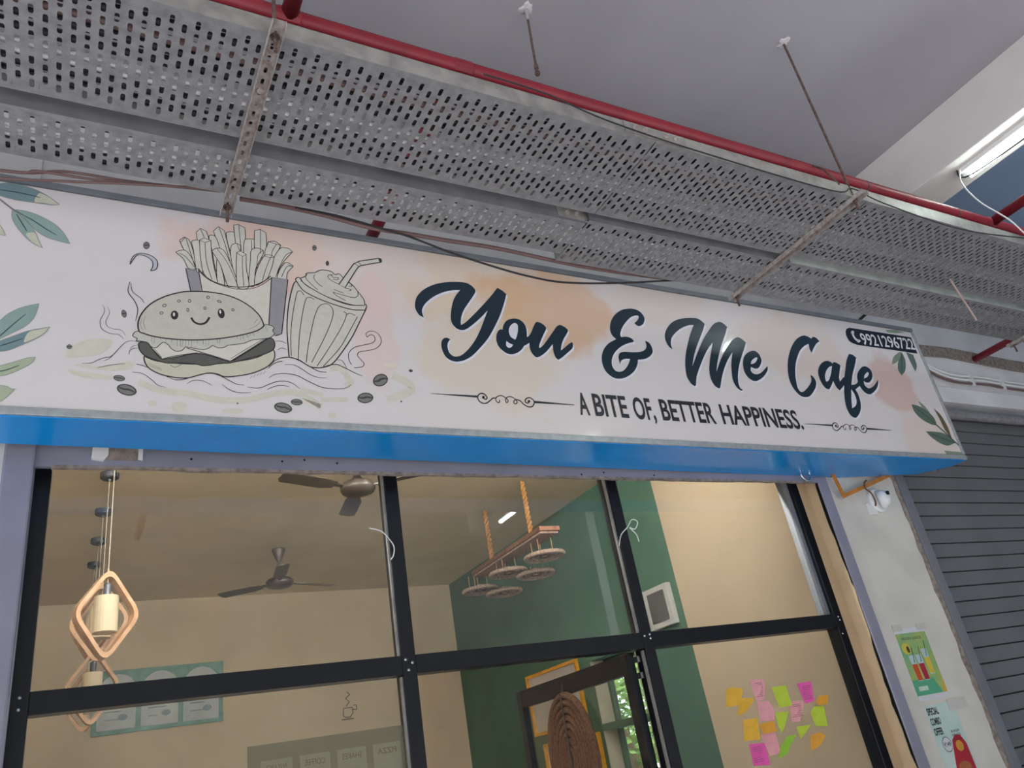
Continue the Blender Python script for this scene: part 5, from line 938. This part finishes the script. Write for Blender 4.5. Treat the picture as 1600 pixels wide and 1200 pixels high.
# posters on the pilaster (flat prints)
def poster(name, x0, x1, z0, z1, label, build, tapes=()):
    t = thing(name, ((x0+x1)/2, -.15, (z0+z1)/2), label, 'poster')
    w2 = (x1-x0)/2; h2 = (z1-z0)/2
    m = MB(); build(m, w2, h2); m.build('print', t)
    return t
def quadp(m, P, mt, y): fillv = [(p[0], y, p[1]) for p in P]; tri = tessellate_polygon([[Vector((p[0], p[1], 0)) for p in P]]); m.add(fillv, [tuple(x) for x in tri], mt)
def circ(cx, cz, rx, rz, n=16): return [(cx+rx*math.cos(2*PI*k/n), cz+rz*math.sin(2*PI*k/n)) for k in range(n)]
def ptext(m, s, x0, z0, x1, z1, y, mt, off=0.0, mirror=False):
    V, Fc = text_geo(s, off); m.add([((x1-(x1-x0)*a) if mirror else (x0+(x1-x0)*a), y, z0+(z1-z0)*b) for a, b in V], Fc, mt)
def juice(m, w2, h2):
    m.box(-w2, w2, -.002, 0, -h2, h2, flat('poster_white', (214, 216, 220)))
    g = mat('poster_green_print', (172, 186, 92), .5, scale=7, c2=(86, 170, 140)); y = -.0025
    quadp(m, [(-w2, -h2+.03), (w2, -h2+.03), (w2, h2-.03), (-w2, h2-.03)], g, y)
    quadp(m, [(-w2, -h2+.03), (w2*.7, -h2+.03), (w2*.4, -h2+.12), (-w2, -h2+.12)], flat('poster_teal', (86, 170, 130)), y-.0003)
    quadp(m, [(w2*.75, -h2+.03), (w2, -h2+.03), (w2, -h2+.12)], flat('poster_yellow', (220, 176, 60)), y-.0003)
    quadp(m, circ(-.09, h2-.12, .04, .035), flat('poster_yellow2', (206, 190, 70)), y-.0004); quadp(m, circ(-.075, h2-.125, .014, .02), flat('poster_brown', (84, 54, 40)), y-.0006)
    for cx, c1, c2_, hh, zz in ((-.065, (206, 84, 40), (188, 44, 40), .13, -.1), (.0, (176, 34, 60), (150, 20, 50), .13, -.1), (.07, (216, 190, 60), (196, 160, 50), .13, -.07)):
        quadp(m, [(cx-.03, zz+hh*1.15), (cx+.024, zz+hh*1.15), (cx+.026, zz), (cx-.02, zz)], flat('poster_glass', (184, 206, 208)), y-.0004)
        quadp(m, [(cx-.027, zz+hh*.75), (cx+.024, zz+hh*.75), (cx+.025, zz+.004), (cx-.019, zz+.004)], flat('juice_%d' % int(cx*1000+100), c1), y-.0006)
        m.tube([(cx+.005, y-.001, zz+hh*.8), (cx+.025, y-.001, zz+hh*1.5)], .002, flat('poster_dark', (50, 60, 60)), 4)
    ptext(m, 'FRESH JUICE', -w2*.7, h2-.075, w2*.6, h2-.055, y-.0006, flat('poster_dark', (50, 60, 60)))
    m.box(-w2*.75, -w2*.15, y-.001, y, -h2+.055, -h2+.08, flat('poster_pale', (196, 214, 200)))
poster('juice_poster', 4.475, 4.765, 1.575, 1.995, 'green juice poster with three drinks taped on the pilaster', juice)
def combo(m, w2, h2):
    m.box(-w2, w2, -.002, 0, -h2, h2, mat('poster_mint_print', (206, 222, 214), .5, scale=5, c2=(176, 208, 200))); y = -.0025; dk = flat('poster_black', (44, 40, 40))
    for i, s in enumerate(('SPECIAL', 'COMBO', 'OFFER')): ptext(m, s, -w2+.01, h2-.055-i*.055, -w2+.115-i*.012, h2-.015-i*.055, y-.0005, dk, .03)
    for i in range(3): ptext(m, ('BURGER', 'FRIES', 'COLD DRINK')[i], .02, h2-.165-i*.022, .1, h2-.152-i*.022, y-.0005, dk)
    quadp(m, circ(-.055, -.005, .042, .042), dk, y-.0004); quadp(m, circ(-.055, -.005, .038, .038), flat('poster_white', (214, 216, 220)), y-.0006); ptext(m, '₹149', -.085, -.018, -.025, .008, y-.0008, dk, .02)
    quadp(m, [(-.0, .01), (.04, .035), (.09, .03), (.12, -.02), (.125, -.2), (-.02, -.2), (-.05, -.13)], flat('poster_red', (178, 26, 48)), y-.0003)
    quadp(m, circ(.05, -.025, .035, .03), flat('poster_fries', (212, 150, 50)), y-.0007); quadp(m, circ(.03, -.14, .06, .035), flat('poster_bun', (170, 100, 56)), y-.0007); quadp(m, circ(.03, -.165, .06, .012), flat('poster_dark2', (90, 50, 30)), y-.0009)
poster('combo_offer_poster', 4.495, 4.775, 1.12, 1.548, 'pale special combo offer poster below the juice poster', combo)
mb = MB()
for a in ((4.47, 4.56, 2.0), (4.70, 4.79, 1.995)): mb.box(a[0], a[1], -.1545, -.1535, a[2]-.02, a[2]+.02, flat('clear_tape', (206, 204, 196), .15))
mb.box(4.72, 4.90, -.1545, -.1535, 1.50, 1.56, MATS['clear_tape']); tag(mb.build('adhesive_tape'), 'strips of clear tape holding the pilaster posters', 'tape')

# ------------------------------------------------------------------ sticky notes on the right lower pane
NOTES = {'a':[(3.156,1.81),(3.196,1.815),(3.27,1.802),(3.263,1.779),(3.207,1.72),(3.114,1.721)],
'b':[(3.213,1.757),(3.327,1.746),(3.323,1.731),(3.232,1.68),(3.18,1.672),(3.167,1.676),(3.218,1.733)],
'c':[(3.339,1.837),(3.439,1.832),(3.447,1.809),(3.403,1.729),(3.34,1.724)],
'd':[(3.348,1.723),(3.433,1.72),(3.454,1.661),(3.431,1.619),(3.328,1.625)],
'e':[(3.484,1.785),(3.596,1.784),(3.58,1.676),(3.48,1.675)],
'f':[(3.685,1.784),(3.803,1.784),(3.776,1.68),(3.706,1.672),(3.693,1.69)],
'g':[(3.785,1.676),(3.831,1.703),(3.907,1.698),(3.855,1.65),(3.784,1.652)],
'h':[(3.762,1.652),(3.842,1.646),(3.801,1.539),(3.714,1.551),(3.721,1.623)],
'i':[(3.59,1.698),(3.693,1.691),(3.687,1.669),(3.614,1.588),(3.557,1.594)],
'j':[(3.456,1.655),(3.558,1.65),(3.491,1.581),(3.442,1.55),(3.442,1.587)],
'k':[(3.214,1.647),(3.319,1.646),(3.292,1.54),(3.179,1.547)],
'l':[(3.318,1.613),(3.43,1.617),(3.414,1.564),(3.309,1.561)],
'm':[(3.311,1.56),(3.416,1.562),(3.413,1.467),(3.396,1.457),(3.326,1.455)],
'n':[(3.21,1.528),(3.318,1.52),(3.313,1.413),(3.196,1.424)],
'o':[(3.494,1.53),(3.57,1.53),(3.515,1.497),(3.448,1.449),(3.365,1.432),(3.432,1.495)],
'p':[(3.583,1.566),(3.693,1.564),(3.649,1.537),(3.571,1.506),(3.581,1.539)],
'q':[(3.669,1.512),(3.752,1.517),(3.78,1.496),(3.717,1.456),(3.617,1.436)],}
NC = dict(y=(236, 184, 60), p=(238, 168, 172), l=(196, 218, 66), m=(240, 96, 176), o=(238, 170, 60), g=(158, 206, 62))
ND = dict(a=('y', 'yellow sticky note at upper left of the cluster'), b=('y', 'torn yellow sticky note just right of the upper left one'), c=('p', 'pale pink handwritten sticky note, topmost of the cluster'), d=('p', 'plain pale pink sticky note under the topmost pink one'), e=('l', 'square lime sticky note full of writing at the top'),
  f=('m', 'bright pink sticky note at the upper right'), g=('o', 'small curled orange sticky note at the right edge'), h=('l', 'lime sticky note at the far right below the curled orange one'), i=('p', 'pale pink written note between lime and bright pink ones'), j=('l', 'narrow folded lime note below the square lime one'),
  k=('y', 'plain square yellow note at lower left'), l=('o', 'short orange note right of the square yellow one'), m=('p', 'plain pale pink note at bottom centre'), n=('m', 'magenta written note at the lowest left'), o=('g', 'long curled green note trailing at bottom centre'), p=('l', 'small triangular folded lime note right of centre'), q=('o', 'curled orange note at the lowest right'))
for k, P in NOTES.items():
    cx = sum(p[0] for p in P)/len(P); cz = sum(p[1] for p in P)/len(P); ck, lb = ND[k]
    t = thing('sticky_note', (cx, -.006, cz), lb + ' on the glass', 'sticky note')
    mt = mat('note_' + ck, NC[ck], .7, var=.04, scale=20); lo = min(p[1] for p in P); hi = max(p[1] for p in P)
    mb = MB(); n = len(P); cv = .02 if ck in 'log' or k in 'bjpq' else .006
    V = [(p[0]-cx, -cv*((hi-p[1])/(hi-lo))**2, p[1]-cz) for p in P]; V += [(v[0], v[1]-.0006, v[2]) for v in V]
    tri = [tuple(x) for x in tessellate_polygon([[Vector((v[0], v[2], 0)) for v in V[:n]]])]
    mb.add(V, tri + [tuple(n+i for i in x)[::-1] for x in tri] + [(i, (i+1) % n, n+(i+1) % n, n+i) for i in range(n)], mt).build('paper', t)
    if k in 'cefin':
        mb = MB(); rr = random.Random(ord(k)); zz = hi-cz-.022; x0 = min(p[0] for p in P)-cx+.022; x1 = max(p[0] for p in P)-cx-.022
        while zz > lo-cz+.02:
            sh_ = .25*(zz); 
            yy = -cv*((hi-cz-zz)/(hi-lo))**2-.0016
            mb.add([(x0+sh_, yy, zz), (x1-rr.uniform(0, .03)+sh_, yy, zz), (x1-.01+sh_, yy, zz+.0022), (x0+sh_, yy, zz+.0022)], [(0, 1, 2, 3)], flat('pencil_writing', (120, 80, 80), .8)); zz -= .0085
        mb.build('handwriting', t)
        
# bits of wire and cable tie stuck on the mullions
def tie(P, label): tag(MB().tube(curve3(P, 5), .0028, M_white, 6).build('cable_tie', smooth=True), label, 'cable tie')
tie([(1.215, -.06, 2.72), (1.27, -.07, 2.70), (1.315, -.06, 2.655), (1.33, -.055, 2.625), (1.325, -.05, 2.59), (1.31, -.05, 2.57)], 'white cable tie end poking from the left mullion')
tie([(2.63, -.05, 2.60), (2.65, -.065, 2.66), (2.70, -.07, 2.70), (2.745, -.07, 2.745), (2.78, -.07, 2.73), (2.75, -.07, 2.69), (2.72, -.065, 2.70), (2.755, -.065, 2.66), (2.765, -.06, 2.62)], 'looped white wire stuck on the right mullion')

# poster seen from behind on the lower left pane
def revp(m, w2, h2):
    m.box(-w2, w2, -.001, .001, -h2, h2, mat('backlit_poster_brown', (146, 130, 104), .7, var=.03))
    pl = flat('poster_panel_back', (164, 150, 122))
    for i in range(4):
        x = -w2+.05+i*(2*w2-.06)/4; ww = (2*w2-.06)/4-.03
        m.add([(x, -.0015, -h2+.03), (x+ww, -.0015, -h2+.03), (x+ww, -.0015, h2-.06), (x, -.0015, h2-.06)], [(0, 1, 2, 3)], pl)
        ptext(m, ('ANY JUICE', 'COFFEE', 'SHAKES', 'PIZZA')[i], x+.02, h2-.10, x+ww-.02, h2-.078, -.002, flat('poster_text_back', (128, 108, 84)), .01, True)
t = thing('menu_poster', (1.0, .012, 1.66), 'faded brown menu poster seen from behind on the left glass', 'poster')
m = MB(); revp(m, .335, .2); m.build('print', t)

# ------------------------------------------------------------------ inside the cafe
def dloop(w2, h2, r=.22, n=6):
    # rounded diamond outline in the x-z plane
    C = [(w2, 0), (0, h2), (-w2, 0), (0, -h2)]; out = []
    for i in range(4):
        p = Vector(C[i]); a = Vector(C[i-1]); b = Vector(C[(i+1) % 4]); s = p+(a-p)*r; e = p+(b-p)*r
        for k in range(n+1):
            t = k/n; out.append(s*(1-t)**2 + p*2*t*(1-t) + e*t*t)
    return out
def pendant(y, zl, label, rz, x=.2):
    t = thing('pendant_lamp', (x, y, ZI), label, 'pendant lamp', None, rz)
    MB().lathe([(.06, 0), (.06, -.035), (.052, -.042), (.012, -.046), (.01, -.06)], M_lamp_black, 24).build('ceiling_rose', t)
    dz = zl-ZI; MB().tube([(0, 0, -.05), (0, 0, dz+.26)], .0028, flat('clear_cord', (190, 180, 160)), 6).build('cord', t)
    MB().lathe([(.008, -.012), (.011, 0), (.008, .012)], flat('cord_clamp', (110, 120, 110)), 8, o=(0, 0, -.25)).build('cord_adjuster', t)
    fr = MB(); L = dloop(.19, .27); n = len(L); V = []
    L2 = dloop(.163, .235)
    for p, q in zip(L, L2): V += [(p.x, -.03, p.y+dz), (p.x, .03, p.y+dz), (q.x, .03, q.y+dz), (q.x, -.03, q.y+dz)]
    Fc = [(4*i+a, 4*i+(a+1) % 4, 4*((i+1) % n)+(a+1) % 4, 4*((i+1) % n)+a) for i in range(n) for a in range(4)]
    fr.add(V, Fc, M_wood).build('wooden_diamond_frame', t)
    MB().lathe([(.06, -.1), (.064, -.1), (.064, .1), (.06, .1)], M_shade, 24, o=(0, 0, dz+.0)).build('shade', t, smooth=False)
    MB().lathe([(.02, .1), (.02, .17), (.008, .18)], M_lamp_black, 12, o=(0, 0, dz)).build('lamp_holder', t)
    MB().tube([(0, 0, dz+.17), (0, 0, dz+.26)], .006, M_wood, 6).build('stem', t)
    MB().lathe([(.001, -.1), (.02, -.09), (.028, -.06), (.02, -.03), (.012, 0)], M_white, 12, o=(0, 0, dz)).build('bulb', t, smooth=True)
    return t
pendant(1.53, 2.76, 'diamond wood pendant lamp nearest the glass, overlapping the next', .35)
pendant(2.25, 2.88, 'diamond wood pendant lamp second from the glass', -.25)
pendant(3.0, 2.60, 'lower hanging diamond wood pendant lamp third from the glass', .1)
pendant(3.72, 3.16, 'faint diamond wood pendant lamp fourth from the glass', .5)
pendant(4.42, 2.72, 'diamond wood pendant lamp farthest from the glass', -.2)

def fan(x, y, angs, label, rod=.27):
    t = thing('ceiling_fan', (x, y, ZI), label, 'ceiling fan', 'ceiling fans')
    del t['group']
    MB().lathe([(.065, 0), (.062, -.02), (.035, -.09), (.02, -.12), (.014, -.125)], M_fan, 24).build('canopy', t, smooth=True)
    MB().tube([(0, 0, -.12), (0, 0, -rod)], .014, M_fan, 10).build('down_rod', t)
    MB().lathe([(.02, .05), (.04, .02), (.07, .0), (.11, -.015), (.128, -.035), (.128, -.06), (.115, -.085), (.06, -.10), (.001, -.104)], M_fan, 32, o=(0, 0, -rod)).build('motor', t, smooth=True)
    for a in angs:
        mx = Matrix.Rotation(a, 4, 'Z') @ Matrix.Translation((0, 0, -rod-.05)) @ Matrix.Rotation(.16, 4, 'X')
        V = [(.19, -.045, 0), (.28, -.07, 0), (.60, -.062, 0), (.625, -.03, 0), (.625, .045, 0), (.60, .062, 0), (.28, .055, 0), (.19, .035, 0)]; V = V + [(p[0], p[1], .004) for p in V]; V = [mx @ Vector(p) for p in V]
        b = MB().add(V, [tuple(range(8)), tuple(range(15, 7, -1))] + [(i, (i+1) % 8, 8+(i+1) % 8, 8+i) for i in range(8)], M_fan).build('blade', t)
        MB().box(.10, .22, -.018, .018, -.004, .006, M_fan, mx).build('blade_arm', b)
    return t
fan(1.80, 1.75, (-2.84, -.62, 1.41), 'dark ceiling fan just inside the glass, cut by the lintel', .23)
fan(1.775, 4.14, (.35, 2.44, 4.54), 'dark ceiling fan deeper in the room with visible rod', .28)

# hanging light with cane wheels on ropes
ch = thing('rope_chandelier', (3.5, 2.65, 3.34), 'carved wooden rope-hung fixture with five cane wheel shades', 'chandelier')
MB().box(-.10, .10, -.70, .66, 0, .04, M_carve).box(-.09, .09, -.68, .64, -.018, 0, M_cane).build('beam', ch, bevel=.006)
for y in (-.39, .39):
    rp_ = MB()
    for k in range(2):
        P = [(.012*math.cos(z*70+k*PI), y+.012*math.sin(z*70+k*PI), z) for z in [i*.007 for i in range(80)]]
        rp_.tube(P, .013, M_rope, 6)
    rp_.tube([(0, y, .5), (0, y, .56)], .008, M_rust, 6)
    rp_.build('rope', ch, smooth=True)
def wheel(x, y, z):
    wt = MB(); n = 28; wt.lathe([(.05, .006), (.15, .006), (.15, .012), (.05, .012)], M_carve, 28, o=(x, y, z))
    for r, rr_, m in ((.165, .018, M_canel), (.14, .010, M_cane), (.10, .008, M_cane), (.05, .009, M_carve)):
        wt.tube([(x+r*math.cos(2*PI*k/n), y+r*math.sin(2*PI*k/n), z) for k in range(n)], rr_, m, 6, closed=True)
    for k in range(8):
        a = 2*PI*k/8; wt.tube([(x+.05*math.cos(a), y+.05*math.sin(a), z), (x+.12*math.cos(a), y+.12*math.sin(a), z)], .005, M_cane, 5)
    o = wt.build('wheel_shade', ch, smooth=True)
    MB().lathe([(.03, 0), (.03, .05), (.018, .055)], M_wood, 12, o=(x, y, z)).build('bulb_holder', o)
    pg = MB()
    for k in range(5):
        a = 2*PI*k/5; pg.tube([(x+.1*math.cos(a), y+.1*math.sin(a), z), (x+.1*math.cos(a), y+.1*math.sin(a), z+(.15 if abs(x+.1*math.cos(a)) < .095 else .05))], .004, M_wood, 5)
    pg.build('peg', o)
for q in ((.05, -.46, -.15), (.20, -.02, -.19), (.0, .12, -.13), (.20, .62, -.19), (.0, .72, -.13)): wheel(*q)

# distribution box on the green wall with conduit strips
db = thing('distribution_box', (XR, 1.785, 2.615), 'white switchboard box with smoked door on the green wall', 'switchboard')
MB().box(-.05, 0, -.16, .16, -.165, .165, M_white).build('housing', db, bevel=.006)
MB().box(-.062, -.05, -.11, .11, -.12, .12, M_smoke).build('smoked_door', db, bevel=.004)
for i in range(4): MB().box(-.056, -.05, -.08+i*.045, -.05+i*.045, -.04, .04, M_white).build('switch', db)
sbox('trim_8', XR-.05, XR, 1.99, 2.05, 2.46, 2.79, M_white, 'white trunking strip left of the switchboard box', 'trunking')
sbox('trim_9', XR-.03, XR, 2.20, 2.24, 2.0, 2.78, M_white, 'slim white conduit strip seen beside the mullion', 'trunking')

# menu board on the back wall
mbd = thing('menu_board', (.925, YB-.003, 2.895), 'green menu board with three white arched panels on the back wall', 'menu board')
MB().box(-.62, .62, -.02, 0, -.31, .30, mat('menu_green', (96, 136, 122), .5, scale=12, c2=(74, 112, 100))).build('board', mbd)
for i, (s, t3) in enumerate((('COFFEE', ('ESPRESSO 60', 'LATTE 90')), ('BURGERS', ('VEG 79', 'CHEESE 99')), ('SHAKES', ('OREO 110', 'MANGO 99')))):
    cx = -.40+i*.40; P = [(cx-.175, -.27), (cx+.175, -.27), (cx+.175, .07)] + [(cx+.175*math.cos(a*PI/12), .09+.17*math.sin(a*PI/12)) for a in range(1, 12)] + [(cx-.175, .07)]
    m = MB(); m.prism(P, 1, -.026, -.02, mat('menu_panel', (206, 214, 214), .6)).build('arched_panel', mbd)
    m = MB(); dk = flat('menu_text', (112, 130, 136))
    rr = random.Random(i)
    for k in range(5):
        zz = .12-k*.075; m.add([(cx-.11, -.0275, zz), (cx-.11+rr.uniform(.08, .2), -.0275, zz), (cx-.11+rr.uniform(.08, .2), -.0275, zz+.01), (cx-.11, -.0275, zz+.01)], [(0, 1, 2, 3)], dk)
    m.add([(p[0], -.0275, p[1]) for p in circ(cx+.06, -.16, .045, .03)], [tuple(range(16))], dk)
    m.build('printed_text', mbd)
# small cup drawing on the back wall
cup = MB(); L = flat('cup_line', (92, 80, 66))
for P in ([(-.06, -.08), (-.05, .0), (.05, .0), (.055, -.06), (.02, -.1), (-.03, -.1), (-.06, -.08)], [(-.08, -.12), (.06, -.12)], [(.055, -.02), (.1, -.03), (.1, .02), (.07, .02)], [(-.02, .02), (.02, .06), (-.02, .1), (.03, .14), (.0, .17)]):
    cup.tube([(p[0], 0, p[1]) for p in [Vector(q) for q in P]], .006, L, 5)
tag(cup.build('cup_drawing', loc=(2.9, YB-.006, 2.56)), 'small steaming cup line drawing on the cream back wall', 'wall drawing')

# framed pictures on the green wall and woven oval hung on the open door
def picture(y0, y1, z0, z1, label):
    t = thing('picture_frame', (XR, (y0+y1)/2, (z0+z1)/2), label, 'picture'); a = (y1-y0)/2; b = (z1-z0)/2; f = .03
    MB().box(-.035, 0, -a, a, b-f, b, M_gold).box(-.035, 0, -a, a, -b, -b+f, M_gold).box(-.035, 0, -a, -a+f, -b+f, b-f, M_gold).box(-.035, 0, a-f, a, -b+f, b-f, M_gold).build('frame', t)
    MB().box(-.012, 0, -a+f, a-f, -b+f, b-f, M_mat).build('mount', t)
picture(3.22, 4.24, 1.885, 2.47, 'upper gold framed blank print on the green wall')
picture(3.08, 4.10, 1.20, 1.80, 'lower gold framed blank print on the green wall')
ov = thing('woven_oval', (DX-.03, .71, 1.62), 'brown woven oval wall hanging on the open glass door', 'wall hanging')
m = MB(); n = 40
for j, f in enumerate((.12, .24, .36, .48, .6, .72, .84, .95)):
    m.tube([(0, .245*f*math.cos(2*PI*k/n), .345*f*math.sin(2*PI*k/n)) for k in range(n)], .021, M_jute, 6, closed=True)
m.build('braided_mat', ov, smooth=True)
MB().tube([(-.02, 0, -.34), (-.02, 0, .34)], .006, M_fan, 6).build('centre_seam', ov)
MB().tube([(0, 0, .34), (.01, 0, .40)], .006, M_fan, 6).build('hook', ov)

# unseen fill lamps on made-up battens above the glass, added to brighten the cafe
def area(name, loc, rot, sx, sy, e, col=(1, .96, .91)):
    d = bpy.data.lights.new(name, 'AREA'); d.shape = 'RECTANGLE'; d.size = sx; d.size_y = sy; d.energy = e; d.color = col
    o = bpy.data.objects.new(name, d); COL.objects.link(o); o.location = loc; o.rotation_euler = rot; return o
for x, lb in ((.3, 'unseen fill lamp added inside above the glass, left one'), (2.9, 'unseen fill lamp added inside above the glass, right one')):
    t = thing('wall_fill_light', (x, .1, 3.45), lb, 'light'); MB().box(-.6, .6, 0, .04, -.03, .03, M_white).build('batten', t)
    a = area('fill_glow', (0, .06, 0), (PI/2, 0, PI), 1.2, .06, 490); a.parent = t
# trees outside the side window
def tree(x, y, h, sc, label, seed):
    t = thing('tree', (x, y, 0), label, 'tree'); rr = random.Random(seed)
    MB().tube([(0, 0, -.1), (.05, .02, h*.4), (.0, .1, h*.75)], [.14, .1, .05], M_bark, 8).build('trunk', t, smooth=True)
    m = MB()
    for k in range(4200):
        a = rr.uniform(0, 2*PI); ph = math.acos(rr.uniform(-1, 1)); r = sc*rr.uniform(.35, 1)**.5; c = Vector((r*math.sin(ph)*math.cos(a), r*math.sin(ph)*math.sin(a), h*.72+r*.9*math.cos(ph)))
        u = Vector((rr.uniform(-1, 1), rr.uniform(-1, 1), rr.uniform(-1, 1))).normalized(); v = u.orthogonal().normalized(); s = rr.uniform(.05, .1)
        m.add([c-u*s, c+v*s*.45, c+u*s, c-v*s*.45], [(0, 1, 2, 3)], M_leaf)
    o = m.build('foliage', t); o['kind'] = 'stuff'
tree(7.1, 6.5, 2.7, 1.3, 'leafy green tree seen through the side window', 1)
tree(9.6, 10.2, 3.6, 1.9, 'taller green tree behind the one outside the side window', 2)
